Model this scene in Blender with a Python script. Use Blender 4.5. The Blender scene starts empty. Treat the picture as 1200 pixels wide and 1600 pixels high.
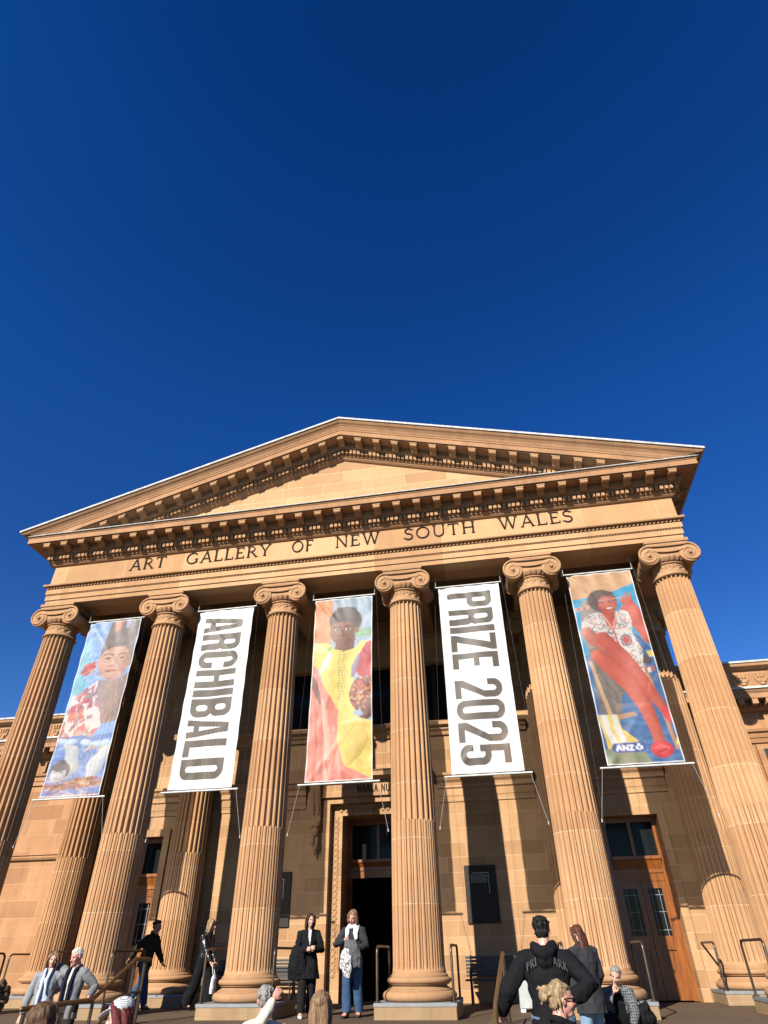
import bpy, bmesh, math, random
import numpy as np
from mathutils import Vector, Matrix, noise
rad = math.radians
S = 3.4                     # column spacing in metres; the building is laid out in column spacings
sc = bpy.context.scene
col = sc.collection

# ------------------------------------------------------------------ camera
cam_d = bpy.data.cameras.new('camera'); cam = bpy.data.objects.new('camera', cam_d); col.objects.link(cam)
yaw, pitch, roll = -0.17147, 0.63137, -0.01580
fw = Vector((math.sin(yaw)*math.cos(pitch), math.cos(yaw)*math.cos(pitch), math.sin(pitch)))
rt = Vector((math.cos(yaw), -math.sin(yaw), 0)); up = rt.cross(fw)
rt2 = rt*math.cos(roll)+up*math.sin(roll); up2 = up*math.cos(roll)-rt*math.sin(roll)
M = Matrix((rt2, up2, -fw)).transposed().to_4x4()
M.translation = Vector((1.0778*S, -4.2616*S, .2055*S))
cam.matrix_world = M
cam_d.sensor_fit = 'VERTICAL'; cam_d.sensor_height = 24; cam_d.lens = 24*946.66/1600
cam_d.clip_start = .1; cam_d.clip_end = 3000
sc.camera = cam

# ------------------------------------------------------------------ sky, sun, exposure
SUN_EL, SUN_AZ = 30.6, 20.0          # azimuth to the left of the camera side's normal
w = bpy.data.worlds.new('World'); sc.world = w; w.use_nodes = True
nt = w.node_tree; bg = nt.nodes['Background']
sky = nt.nodes.new('ShaderNodeTexSky'); sky.sky_type = 'NISHITA'; sky.sun_disc = False
sky.sun_elevation = rad(SUN_EL); sky.sun_rotation = rad(180+SUN_AZ)
sky.altitude = 0; sky.air_density = 1.0; sky.dust_density = 0.0; sky.ozone_density = 3.0
hs = nt.nodes.new('ShaderNodeHueSaturation'); hs.inputs['Saturation'].default_value = 1.26; hs.inputs['Hue'].default_value = .516; hs.inputs['Value'].default_value = 1.0
gm = nt.nodes.new('ShaderNodeGamma'); gm.inputs[1].default_value = 1.18
nt.links.new(sky.outputs[0], gm.inputs[0]); nt.links.new(gm.outputs[0], hs.inputs['Color']); tcw = nt.nodes.new('ShaderNodeTexCoord'); spw = nt.nodes.new('ShaderNodeSeparateXYZ'); rpw = nt.nodes.new('ShaderNodeValToRGB'); mlw = nt.nodes.new('ShaderNodeMix')
nt.links.new(tcw.outputs['Generated'], spw.inputs[0]); nt.links.new(spw.outputs[2], rpw.inputs[0])      # a clear sky's brightness by elevation
for k_, (p_, v_) in enumerate(((0, .80), (.41, .82), (.70, .97), (.86, .86), (1, .66))):
    e_ = rpw.color_ramp.elements[k_] if k_ < 2 else rpw.color_ramp.elements.new(p_)
    e_.position = p_; e_.color = (v_, v_, v_, 1)
rpw.color_ramp.interpolation = 'EASE'
mlw.data_type = 'RGBA'; mlw.blend_type = 'MULTIPLY'; mlw.inputs[0].default_value = 1
nt.links.new(hs.outputs[0], mlw.inputs[6]); nt.links.new(rpw.outputs[0], mlw.inputs[7])
nt.links.new(mlw.outputs[2], bg.inputs[0]); bg.inputs[1].default_value = .064
sun_d = bpy.data.lights.new('sun', 'SUN'); sun_d.energy = 5.0; sun_d.angle = rad(.5); sun_d.color = (1, .94, .83)
sun = bpy.data.objects.new('sun', sun_d); col.objects.link(sun)
sd = Vector((-math.sin(rad(SUN_AZ))*math.cos(rad(SUN_EL)), -math.cos(rad(SUN_AZ))*math.cos(rad(SUN_EL)), math.sin(rad(SUN_EL))))
sun.rotation_euler = sd.to_track_quat('Z', 'Y').to_euler()
sc.view_settings.view_transform = 'Standard'; sc.view_settings.look = 'None'; sc.view_settings.gamma = 1
sc.view_settings.use_curve_mapping = False; sc.view_settings.exposure = 0.90
sc.cycles.max_bounces = 5; sc.cycles.diffuse_bounces = 1; sc.cycles.transparent_max_bounces = 6

# ------------------------------------------------------------------ object helpers
def link(o): col.objects.link(o); return o
def tag(o, label=None, cat=None, group=None, kind=None):
    if label: o['label'] = label
    if cat: o['category'] = cat
    if group: o['group'] = group
    if kind: o['kind'] = kind
    return o
def empty(name, loc=(0, 0, 0), rz=0, parent=None):
    o = bpy.data.objects.new(name, None); link(o); o.location = loc; o.rotation_euler = (0, 0, rz); o.parent = parent
    o.empty_display_size = .1
    return o
def V3(p): return Vector(p)
class MB:
    """collects shapes; build() links them as one mesh object"""
    def __init__(s): s.v = []; s.f = []
    def add(s, vs, fs):
        b = len(s.v); s.v += [tuple(v) for v in vs]; s.f += [tuple(i+b for i in f) for f in fs]; return s
    def box(s, x0, x1, y0, y1, z0, z1):
        return s.add([(x0,y0,z0),(x1,y0,z0),(x1,y1,z0),(x0,y1,z0),(x0,y0,z1),(x1,y0,z1),(x1,y1,z1),(x0,y1,z1)],
            [(3,2,1,0),(4,5,6,7),(0,1,5,4),(1,2,6,5),(2,3,7,6),(3,0,4,7)])
    def prism(s, poly, fn, a, b):
        """extrude a 2-D polygon: fn(u, v, t) gives the point"""
        n = len(poly); vs = [fn(u, v, a) for u, v in poly]+[fn(u, v, b) for u, v in poly]
        fs = [tuple(range(n))[::-1], tuple(range(n, 2*n))]+[(i, (i+1) % n, n+(i+1) % n, n+i) for i in range(n)]
        return s.add(vs, fs)
    def tube(s, pts, rr, n=10, cap=True, xdir=None, close=False):
        """tapered tube; rr entries are r or (rx, ry); xdir fixes the rx axis"""
        P = [V3(p) for p in pts]; k = len(P); vs = []; prev = None
        for i in range(k):
            if close: t = P[(i+1) % k]-P[i-1]
            else: t = P[min(i+1, k-1)]-P[max(i-1, 0)]
            if t.length < 1e-9: t = Vector((0, 0, 1))
            t.normalize()
            if xdir is not None: x = V3(xdir)
            elif prev is None: x = Vector((1, 0, 0)) if abs(t.x) < .8 else Vector((0, 1, 0))
            else: x = prev
            x = (x-t*x.dot(t)); x.normalize(); y = t.cross(x); prev = x
            r = rr[i] if isinstance(rr, (list, tuple)) else rr
            rx, ry = r if isinstance(r, (list, tuple)) else (r, r)
            for j in range(n):
                a = 2*math.pi*j/n; vs.append(P[i]+x*(rx*math.cos(a))+y*(ry*math.sin(a)))
        fs = [(i*n+j, i*n+(j+1) % n, (i+1)*n+(j+1) % n, (i+1)*n+j) for i in range(k-1) for j in range(n)]
        if close: fs += [((k-1)*n+j, (k-1)*n+(j+1) % n, (j+1) % n, j) for j in range(n)]
        elif cap: fs += [tuple(range(n))[::-1], tuple((k-1)*n+j for j in range(n))]
        return s.add(vs, fs)
    def lathe(s, prof, n=48, c=(0, 0), rf=None, cap=True):
        vs = []
        for r, z in prof:
            for j in range(n):
                a = 2*math.pi*j/n; q = r if rf is None else rf(r, z, a)
                vs.append((c[0]+q*math.cos(a), c[1]+q*math.sin(a), z))
        k = len(prof)
        fs = [(i*n+j, i*n+(j+1) % n, (i+1)*n+(j+1) % n, (i+1)*n+j) for i in range(k-1) for j in range(n)]
        if cap: fs += [tuple(range(n))[::-1], tuple((k-1)*n+j for j in range(n))]
        return s.add(vs, fs)
    def ell(s, c, r, rot=None, n=14, m=9):
        vs = []; R = rot or Matrix.Identity(3); c = V3(c)
        for i in range(1, m):
            t = math.pi*i/m
            for j in range(n):
                a = 2*math.pi*j/n
                vs.append(c+R@Vector((r[0]*math.sin(t)*math.cos(a), r[1]*math.sin(t)*math.sin(a), r[2]*math.cos(t))))
        b = len(vs); vs += [c+R@Vector((0, 0, r[2])), c-R@Vector((0, 0, r[2]))]
        fs = [(i*n+j, (i+1)*n+j, (i+1)*n+(j+1) % n, i*n+(j+1) % n) for i in range(m-2) for j in range(n)]
        fs += [(b, j, (j+1) % n) for j in range(n)]+[(b+1, (m-2)*n+(j+1) % n, (m-2)*n+j) for j in range(n)]
        return s.add(vs, fs)
    def mesh(s, name, scale=1.0):
        me = bpy.data.meshes.new(name)
        me.from_pydata([(x*scale, y*scale, z*scale) for x, y, z in s.v], [], s.f); me.update(); return me
    def build(s, name, mat, parent=None, scale=1.0, smooth=False, loc=(0, 0, 0), bevel=0, angle=40):
        me = s.mesh(name, scale); o = bpy.data.objects.new(name, me); link(o); o.location = loc
        me.materials.append(mat); fix_normals(me)
        if smooth: me.shade_smooth(); me.set_sharp_from_angle(angle=rad(angle))
        if bevel:
            m = o.modifiers.new('bevel', 'BEVEL'); m.width = bevel; m.segments = 2; m.limit_method = 'ANGLE'
        o.parent = parent; return o
def fix_normals(me):
    bm = bmesh.new(); bm.from_mesh(me); bmesh.ops.recalc_face_normals(bm, faces=bm.faces); bm.to_mesh(me); bm.free()
def dup(o, parent=None, loc=None, rz=None):
    c = o.copy(); link(c)
    if parent is not None: c.parent = parent
    if loc is not None: c.location = loc
    if rz is not None: c.rotation_euler = (0, 0, rz)
    for ch in list(o.children): dup(ch, c)
    return c
def remesh(mb, name, voxel, mat, parent, smooth=2, disp=None, keep=None, tone=None):
    """union of the collected shapes as one continuous surface"""
    me = mb.mesh('tmp'); fix_normals(me); t = bpy.data.objects.new('tmp', me); link(t)
    m = t.modifiers.new('r', 'REMESH'); m.mode = 'VOXEL'; m.voxel_size = voxel
    if smooth:
        m2 = t.modifiers.new('s', 'SMOOTH'); m2.factor = .5; m2.iterations = smooth
    dg = bpy.context.evaluated_depsgraph_get(); dg.update()
    out = bpy.data.meshes.new_from_object(t.evaluated_get(dg)); out.name = name
    bpy.data.objects.remove(t); bpy.data.meshes.remove(me)
    if disp or keep:
        bm = bmesh.new(); bm.from_mesh(out); bm.normal_update()
        if disp:
            for v in bm.verts: v.co += v.normal*disp(v.co)
        if keep:
            bmesh.ops.delete(bm, geom=[f for f in bm.faces if not keep(f.calc_center_median(), f.normal)], context='FACES')
        bm.to_mesh(out); bm.free()
    out.materials.clear(); out.materials.append(mat); out.shade_smooth()
    o = bpy.data.objects.new(name, out); link(o); o.parent = parent; return o

# ------------------------------------------------------------------ materials
class NT:
    def __init__(s, name):
        s.m = bpy.data.materials.new(name); s.m.use_nodes = True; s.t = s.m.node_tree
        s.b = s.t.nodes['Principled BSDF']; s.out = s.t.nodes['Material Output']
    def n(s, typ, **kw):
        x = s.t.nodes.new(typ)
        for k, v in kw.items(): setattr(x, k, v)
        return x
    def l(s, a, b): s.t.links.new(a, b)
    def math(s, op, a, b=None, c=None):
        x = s.n('ShaderNodeMath', operation=op)
        for i, q in enumerate((a, b, c)):
            if q is None: continue
            if isinstance(q, (int, float)): x.inputs[i].default_value = q
            else: s.l(q, x.inputs[i])
        return x.outputs[0]
    def mix(s, fac, a, b, blend='MIX'):
        x = s.n('ShaderNodeMix', data_type='RGBA', blend_type=blend)
        for inp, q in ((x.inputs[0], fac), (x.inputs[6], a), (x.inputs[7], b)):
            if isinstance(q, (int, float)): inp.default_value = q
            elif isinstance(q, (tuple, list)): inp.default_value = tuple(q[:3])+(1,)
            else: s.l(q, inp)
        return x.outputs[2]
    def noise(s, vec, scale, detail=5, rough=.55, dist=0):
        x = s.n('ShaderNodeTexNoise'); x.inputs['Scale'].default_value = scale; x.inputs['Detail'].default_value = detail
        x.inputs['Roughness'].default_value = rough; x.inputs['Distortion'].default_value = dist
        if vec is not None: s.l(vec, x.inputs['Vector'])
        return x.outputs['Fac']
    def ramp(s, fac, a, b):
        x = s.n('ShaderNodeMapRange'); s.l(fac, x.inputs[0]); x.inputs[1].default_value = a; x.inputs[2].default_value = b
        return x.outputs[0]
    def vmul(s, vec, k):
        x = s.n('ShaderNodeVectorMath', operation='MULTIPLY'); s.l(vec, x.inputs[0]); x.inputs[1].default_value = k; return x.outputs[0]
    def bump(s, h, strength, dist):
        x = s.n('ShaderNodeBump'); x.inputs['Strength'].default_value = strength; x.inputs['Distance'].default_value = dist
        s.l(h, x.inputs['Height']); s.l(x.outputs[0], s.b.inputs['Normal'])
def sh(c, k): return tuple(min(1, x*k) for x in c)
STONE = (.375, .215, .111)
def stone(name, base=STONE, brick=None, attr=False, contrast=1.0, streak=True, bumpd=.006):
    """sandstone; brick = (block width, course height, joint, axis) in metres"""
    t = NT(name); tc = t.n('ShaderNodeTexCoord'); oi = t.n('ShaderNodeObjectInfo')
    off = t.n('ShaderNodeVectorMath', operation='ADD'); t.l(tc.outputs['Object'], off.inputs[0])
    sv = t.n('ShaderNodeCombineXYZ')
    for i, k in enumerate((31., 17., 53.)): t.l(t.math('MULTIPLY', oi.outputs['Random'], k), sv.inputs[i])
    t.l(sv.outputs[0], off.inputs[1]); vec = off.outputs[0]
    big = t.ramp(t.noise(vec, .9, 5), .3, .7)
    c = t.mix(big, sh(base, 1-.16*contrast), sh(base, 1+.12*contrast))
    blot = t.ramp(t.noise(vec, 2.6, 6, .6, .4), .52, .72)
    c = t.mix(t.math('MULTIPLY', blot, .45*contrast), c, (base[0]*.86, base[1]*.72, base[2]*.62))
    if streak:
        st = t.ramp(t.noise(t.vmul(vec, (.7, .7, 7)), 1.3, 5, .6, .6), .48, .75)
        c = t.mix(t.math('MULTIPLY', st, .35*contrast), c, (base[0]*.9, base[1]*.78, base[2]*.72))
        gr = t.ramp(t.noise(t.vmul(vec, (3.5, 3.5, .30)), 1.2, 6, .65), .50, .74)
        c = t.mix(t.math('MULTIPLY', gr, .52*contrast), c, (base[0]*.60, base[1]*.57, base[2]*.58))
        ef = t.ramp(t.noise(vec, 1.7, 6, .65, .8), .60, .74)
        c = t.mix(t.math('MULTIPLY', ef, .30*contrast), c, (base[0]*1.18, base[1]*1.3, base[2]*1.5))
    fine = t.noise(vec, 38, 4, .7)
    c = t.mix(1.0, c, t.mix(t.ramp(fine, .25, .75), (.9, .9, .9), (1.06, 1.06, 1.06)), 'MULTIPLY')
    hgt = fine
    if brick:
        bw, bh, mo, ax = brick
        sp = t.n('ShaderNodeSeparateXYZ'); t.l(tc.outputs['Object'], sp.inputs[0]); cb = t.n('ShaderNodeCombineXYZ')
        t.l(sp.outputs[ax], cb.inputs[0]); t.l(sp.outputs[2], cb.inputs[1])
        b = t.n('ShaderNodeTexBrick'); b.offset = .5; b.squash = .72; b.squash_frequency = 3; t.l(cb.outputs[0], b.inputs['Vector'])
        b.inputs['Color1'].default_value = (.80, .74, .68, 1); b.inputs['Color2'].default_value = (1.10, 1.08, 1.05, 1); b.inputs['Mortar'].default_value = (1.2, 1.3, 1.4, 1)
        b.inputs['Scale'].default_value = 1; b.inputs['Mortar Size'].default_value = mo; b.inputs['Mortar Smooth'].default_value = .1
        b.inputs['Brick Width'].default_value = bw; b.inputs['Row Height'].default_value = bh; b.inputs['Bias'].default_value = .1
        c = t.mix(1.0, c, b.outputs['Color'], 'MULTIPLY')
        hgt = t.math('SUBTRACT', t.math('MULTIPLY', fine, .3), b.outputs['Fac'])
    if attr:
        a = t.n('ShaderNodeAttribute', attribute_name='drum'); j = t.n('ShaderNodeAttribute', attribute_name='joint')
        wn = t.n('ShaderNodeTexWhiteNoise', noise_dimensions='1D')
        t.l(t.math('ADD', t.math('MULTIPLY', a.outputs['Fac'], 7.31), t.math('MULTIPLY', oi.outputs['Random'], 97.)), wn.inputs['W'])
        c = t.mix(1.0, c, t.mix(wn.outputs['Value'], (.90, .85, .80), (1.08, 1.09, 1.10)), 'MULTIPLY')
        c = t.mix(t.math('MULTIPLY', j.outputs['Fac'], t.math('MULTIPLY', t.ramp(t.noise(vec, 9, 3), .35, .6), .8)), c, (.56, .42, .26))
    t.l(c, t.b.inputs['Base Color']); t.b.inputs['Roughness'].default_value = .88; t.b.inputs['Specular IOR Level'].default_value = .2
    t.bump(hgt, .5, bumpd); return t.m
def plain(name, c, rough=.6, metal=0, var=.15, scale=8, spec=.4, bumpd=0, stretch=(1, 1, 1)):
    c = sh(c, .82)
    t = NT(name); tc = t.n('ShaderNodeTexCoord'); v = t.vmul(tc.outputs['Object'], stretch); n = t.noise(v, scale, 5)
    t.l(t.mix(t.ramp(n, .3, .7), sh(c, 1-var), sh(c, 1+var)), t.b.inputs['Base Color'])
    t.b.inputs['Roughness'].default_value = rough; t.b.inputs['Metallic'].default_value = metal; t.b.inputs['Specular IOR Level'].default_value = spec
    if bumpd: t.bump(n, .6, bumpd)
    return t.m
def cloth_mat(name, c, rough=.9, var=.2, plaid=None):
    c = sh(c, .82)
    t = NT(name); tc = t.n('ShaderNodeTexCoord'); n = t.noise(tc.outputs['Object'], 9, 6); weave = t.noise(tc.outputs['Object'], 160, 2)
    k = t.mix(t.ramp(n, .3, .7), sh(c, 1-var), sh(c, 1+var))
    if plaid:
        sp = t.n('ShaderNodeSeparateXYZ'); t.l(tc.outputs['Object'], sp.inputs[0])
        for ax, per in ((0, plaid[1]), (2, plaid[1]), (1, plaid[1])):
            fr = t.math('FRACT', t.math('DIVIDE', sp.outputs[ax], per)); k = t.mix(t.math('MULTIPLY', t.math('LESS_THAN', fr, .28), .6), k, plaid[0])
    t.l(k, t.b.inputs['Base Color']); t.b.inputs['Roughness'].default_value = rough; t.b.inputs['Specular IOR Level'].default_value = .05
    t.bump(weave, .25, .002); return t.m
def hair_mat(name, c, c2):
    c = sh(c, .82); c2 = sh(c2, .82)
    t = NT(name); tc = t.n('ShaderNodeTexCoord'); n = t.noise(t.vmul(tc.outputs['Object'], (34, 34, 4)), 1.5, 5, .7, .5)
    t.l(t.mix(t.ramp(n, .35, .68), c, c2), t.b.inputs['Base Color']); t.b.inputs['Roughness'].default_value = .55; t.b.inputs['Specular IOR Level'].default_value = .18
    t.bump(n, .8, .006); return t.m
def skin_mat(name, c):
    c = sh(c, .84)
    t = NT(name); tc = t.n('ShaderNodeTexCoord'); n = t.noise(tc.outputs['Object'], 22, 4)
    t.l(t.mix(t.ramp(n, .3, .7), (c[0]*.95, c[1]*.82, c[2]*.8), sh(c, 1.06)), t.b.inputs['Base Color']); t.b.inputs['Roughness'].default_value = .5
    t.b.inputs['Subsurface Weight'].default_value = .12; t.b.inputs['Subsurface Radius'].default_value = (.01, .004, .002); return t.m

m_shaft = stone('sandstone_shaft', sh(STONE, 1.14), attr=True, contrast=.85)
m_carv = stone('sandstone_carved', sh(STONE, .97), contrast=.8)
m_ent = stone('sandstone_entablature', (.445, .272, .146), brick=(1.9, 2.2, .006, 0), contrast=.75)
m_tym = stone('sandstone_tympanum', (.43, .268, .146), brick=(1.75, .40, .011, 0), contrast=.55)
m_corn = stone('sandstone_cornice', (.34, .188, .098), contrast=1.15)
m_wall = stone('sandstone_ashlar', (.395, .24, .128), brick=(1.02, .345, .009, 0), contrast=.7)
m_wing = stone('sandstone_wing', (.36, .197, .102), brick=(1.15, .42, .008, 0), contrast=1.0)
m_plinth = stone('plinth_stone', (.30, .205, .115), contrast=1.2)
m_floor = stone('paving_stone', (.105, .075, .05), brick=(1.5, .8, .006, 0), contrast=.9)
m_slab = plain('blue_grey_slab', (.24, .245, .25), .7, var=.12)
m_lead = plain('white_lead_flashing', (.50, .49, .47), .7, var=.3)
m_letter = plain('dark_bronze_letter', (.03, .022, .018), .9, spec=.05)
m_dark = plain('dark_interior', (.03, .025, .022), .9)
m_glass = plain('dark_glass', (.012, .014, .015), .1, spec=.10, var=.05)
m_wood = plain('varnished_timber', (.25, .078, .014), .35, var=.35, scale=3, stretch=(6, 6, .6), spec=.5)
m_bronze = plain('bronze_rail', (.13, .10, .075), .38, metal=.8, var=.2)
m_brass = plain('aged_brass_handrail', (.20, .125, .05), .42, metal=.6, var=.2)
m_steel = plain('white_banner_rod', (.55, .55, .53), .4)
m_rope = plain('grey_rope', (.30, .29, .28), .7)
m_iron = plain('black_iron', (.02, .02, .022), .5)
m_benchm = plain('charcoal_bench_slat', (.045, .047, .05), .45, var=.15)
m_plq = plain('dark_plaque', (.04, .032, .027), .6, spec=.15)
m_white = plain('white_lettering', (.75, .74, .7), .6)
m_relief = plain('dark_bronze_relief', (.05, .05, .055), .45, metal=.5, var=.4, scale=3)
m_ceiling = plain('portico_ceiling', (.2, .13, .075), .9)

# ------------------------------------------------------------------ lettering: strokes as prisms
def arc(cx, cy, rx, ry, a0, a1, n=12):
    return [(cx+rx*math.cos(rad(a0+(a1-a0)*i/n)), cy+ry*math.sin(rad(a0+(a1-a0)*i/n))) for i in range(n+1)]
TK, TN = .15, .085
GL = {   # letter: (width, [(points, thickness)], serif spots (x, y))
 'A': (.86, [([(.08, 0), (.43, 1)], TN), ([(.43, 1), (.78, 0)], TK), ([(.2, .34), (.66, .34)], TN)], [(.08, 0), (.78, 0)]),
 'R': (.80, [([(.16, 0), (.16, 1)], TK), ([(.16, .96)]+arc(.36, .73, .24, .23, 90, -90)+[(.16, .5)], TN), ([(.36, .5), (.76, 0)], TK)], [(.16, 0), (.76, 0), (.13, 1)]),
 'T': (.80, [([(.4, 0), (.4, 1)], TK), ([(.04, .955), (.76, .955)], TN), ([(.05, .96), (.04, .8)], .06), ([(.75, .96), (.76, .8)], .06)], [(.4, 0)]),
 'G': (.95, [(arc(.5, .5, .42, .47, 42, 318, 22), .12), ([(.82, .42), (.82, .1)], TK)], [(.8, .42)]),
 'L': (.68, [([(.16, 0), (.16, 1)], TK), ([(.16, .045), (.64, .045)], TN), ([(.64, 0), (.65, .24)], .06)], [(.16, 1), (.13, 0)]),
 'E': (.70, [([(.16, 0), (.16, 1)], TK), ([(.16, .045), (.64, .045)], TN), ([(.16, .52), (.52, .52)], TN), ([(.16, .955), (.6, .955)], TN), ([(.64, 0), (.66, .22)], .06), ([(.6, 1), (.61, .8)], .06)], [(.12, 0), (.12, 1)]),
 'Y': (.84, [([(.42, 0), (.42, .46)], TK), ([(.42, .44), (.1, 1)], TK), ([(.42, .44), (.74, 1)], TN)], [(.42, 0), (.1, 1), (.74, 1)]),
 'O': (.98, [(arc(.49, .5, .42, .47, 0, 360, 28), .12)], []),
 'F': (.66, [([(.16, 0), (.16, 1)], TK), ([(.16, .52), (.5, .52)], TN), ([(.16, .955), (.58, .955)], TN), ([(.58, 1), (.59, .8)], .06)], [(.16, 0), (.12, 1)]),
 'N': (.92, [([(.14, 0), (.14, 1)], TN), ([(.14, 1), (.78, 0)], TK), ([(.78, 0), (.78, 1)], TN)], [(.14, 0), (.1, 1), (.78, 1)]),
 'W': (1.2, [([(.08, 1), (.36, 0)], TK), ([(.36, 0), (.6, 1)], TN), ([(.6, 1), (.86, 0)], TK), ([(.86, 0), (1.12, 1)], TN)], [(.08, 1), (.6, 1), (1.12, 1)]),
 'S': (.68, [(arc(.34, .74, .23, .22, 30, 270, 14)+arc(.33, .27, .26, .245, 90, -150, 14), .125)], [(.55, .86), (.09, .14)]),
 'U': (.90, [([(.14, 1), (.14, .36)]+arc(.45, .36, .31, .33, 180, 360)+[(.76, 1)], .115)], [(.14, 1), (.76, 1)]),
 'H': (.92, [([(.15, 0), (.15, 1)], TK), ([(.77, 0), (.77, 1)], TK), ([(.15, .52), (.77, .52)], TN)], [(.15, 0), (.15, 1), (.77, 0), (.77, 1)]),
 'I': (.36, [([(.18, 0), (.18, 1)], TK)], [(.18, 0), (.18, 1)]),
 'J': (.46, [([(.3, 1), (.3, .05)]+arc(.12, .05, .18, .2, 0, -110, 8), .12)], [(.3, 1)]),
 'K': (.82, [([(.16, 0), (.16, 1)], TK), ([(.16, .42), (.7, 1)], TN), ([(.32, .56), (.76, 0)], TK)], [(.16, 0), (.16, 1), (.76, 0), (.7, 1)]),
 'P': (.70, [([(.16, 0), (.16, 1)], TK), ([(.16, .96)]+arc(.36, .72, .25, .24, 90, -90)+[(.16, .48)], TN)], [(.16, 0), (.13, 1)]),
 ' ': (.5, [], [])}
def text(mb, s, x0, x1, z0, h, y, depth=.006, serif=True, fn=None, bold=1.0):
    """letters between x0 and x1 on a wall facing -Y; each stroke stands a hair prouder than the last, so no two faces share a plane"""
    tot = sum(GL[c][0] for c in s); k = (x1-x0)/tot; x = x0; d = depth
    place = fn or (lambda u, v, t: (u, y-t, v))
    for c in s:
        w_, st, sf = GL[c]
        strokes = [(p, t) for p, t in st]
        if serif: strokes += [([(a-.115, (.022 if b < .5 else .978) if b in (0, 1) else b), (a+.115, (.022 if b < .5 else .978) if b in (0, 1) else b)], .045) for a, b in sf]
        for pts, t in strokes:
            q = [(x+(px*.84+.08*w_)*k, z0+py*h) for px, py in pts]; th = t*h*.5*bold; L = []; R_ = []
            for i in range(len(q)):
                a = q[max(i-1, 0)]; b = q[min(i+1, len(q)-1)]; dx, dz = b[0]-a[0], b[1]-a[1]; ln = math.hypot(dx, dz) or 1
                L.append((q[i][0]-dz/ln*th, q[i][1]+dx/ln*th)); R_.append((q[i][0]+dz/ln*th, q[i][1]-dx/ln*th))
            for i in range(len(q)-1):
                mb.prism([L[i], L[i+1], R_[i+1], R_[i]], place, -.002, d)
            d += depth*.012
            if d > depth*1.6: d = depth
        x += w_*k

# ------------------------------------------------------------------ ground, steps
FZ = -.07   # portico floor (column spacings); 0 is the top of the plinths
def struct(name, mb, m, **kw):
    o = mb.build(name, m, scale=S, **kw); o['kind'] = 'structure'; return o
struct('ground', MB().box(-300, 300, -300, 300, -.55, -.35), stone('forecourt_asphalt', (.06, .058, .056), contrast=.6, streak=False))
struct('portico_floor', MB().box(-3.4, 3.4, -.42, 1.12, -.36, FZ), m_floor, bevel=.012)
mb = MB(); zz = FZ; yy = -.42
for i in range(4):
    zz -= .04; mb.box(-3.4, 3.4, yy-(.11 if i < 3 else 1.28), yy-.0005, -.362-.002*i, zz); yy -= .11 if i < 3 else 1.28
for i in range(2):
    zz -= .04; mb.box(-3.4, 3.4, yy-.11, yy-.0005, -.372-.002*i, zz); yy -= .11
struct('steps', mb, m_floor)

# ------------------------------------------------------------------ the building
bld = empty('gallery_building'); tag(bld, 'sandstone gallery with six fluted columns and inscribed triangular pediment', 'building')
WY = 1.12                                   # back wall of the portico
def W(x, z): return (1.0778+(x-1.0778)*1.013, .2055+(z-.2055)*1.013)

# --- columns
JOINTS = [.4432, .7847, 1.1056, 1.4396, 1.7949, 2.1318]
Z0, Z1, ZF = .127, 2.415, .883
def shaft_mesh():
    NF, K = 24, 20; n = NF*K
    zs = {Z0, Z0+.004, Z0+.009, Z0+.016, Z0+.024, Z1, Z1-.004, Z1-.009, Z1-.015, Z1-.022}
    for j in JOINTS: zs |= {j-.0024, j+.0024}
    for k in range(25): zs.add(Z0+.03+(Z1-Z0-.06)*k/24)
    for k in range(-4, 5): zs.add(ZF+k*.0045)
    zs = sorted(zs); zz = [zs[0]]
    for z in zs[1:]:
        if z-zz[-1] > .0011: zz.append(z)
    vs = []; drum = []; joint = []
    for z in zz:
        u = (z-Z0)/(Z1-Z0); R0 = .1475-.0265*(u**1.5) + (.004*(1-min(1, u/.012)) if u < .012 else 0)
        for j in range(n):
            t = ((j % K)/K)*2-1; tt = t/.80
            r = R0
            if abs(tt) < 1:
                dome = math.sqrt(1-tt*tt); D = .0205*R0/.147
                e0 = Z0+.022-.016*dome; e1 = Z1-.020+.016*dome
                if e0 < z < e1:
                    if z < ZF+.013*dome-.008: rho = abs(tt)/.82; r = R0-.0120*R0/.147*(1-math.sqrt(1-rho*rho) if rho < 1 else 1)
                    else: r = R0-D*dome**.62
            a = 2*math.pi*(j+.5)/n; vs.append((r*math.cos(a)*S, r*math.sin(a)*S, z*S))
    fs = []
    for i in range(len(zz)-1):
        zc = (zz[i]+zz[i+1])/2; dr = sum(zc > q for q in JOINTS); jo = 1.0 if any(abs(zc-q) < .0024 for q in JOINTS) else 0.
        for j in range(n):
            fs.append((i*n+j, i*n+(j+1) % n, (i+1)*n+(j+1) % n, (i+1)*n+j)); drum.append(dr+.5); joint.append(jo)
    me = bpy.data.meshes.new('shaft'); me.from_pydata(vs, [], fs); me.update()
    for nm, dat in (('drum', drum), ('joint', joint)):
        at = me.attributes.new(nm, 'FLOAT', 'FACE'); at.data.foreach_set('value', dat)
    me.materials.append(m_shaft); me.shade_smooth(); me.set_sharp_from_angle(angle=rad(35)); return me
me_shaft = shaft_mesh()
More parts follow.
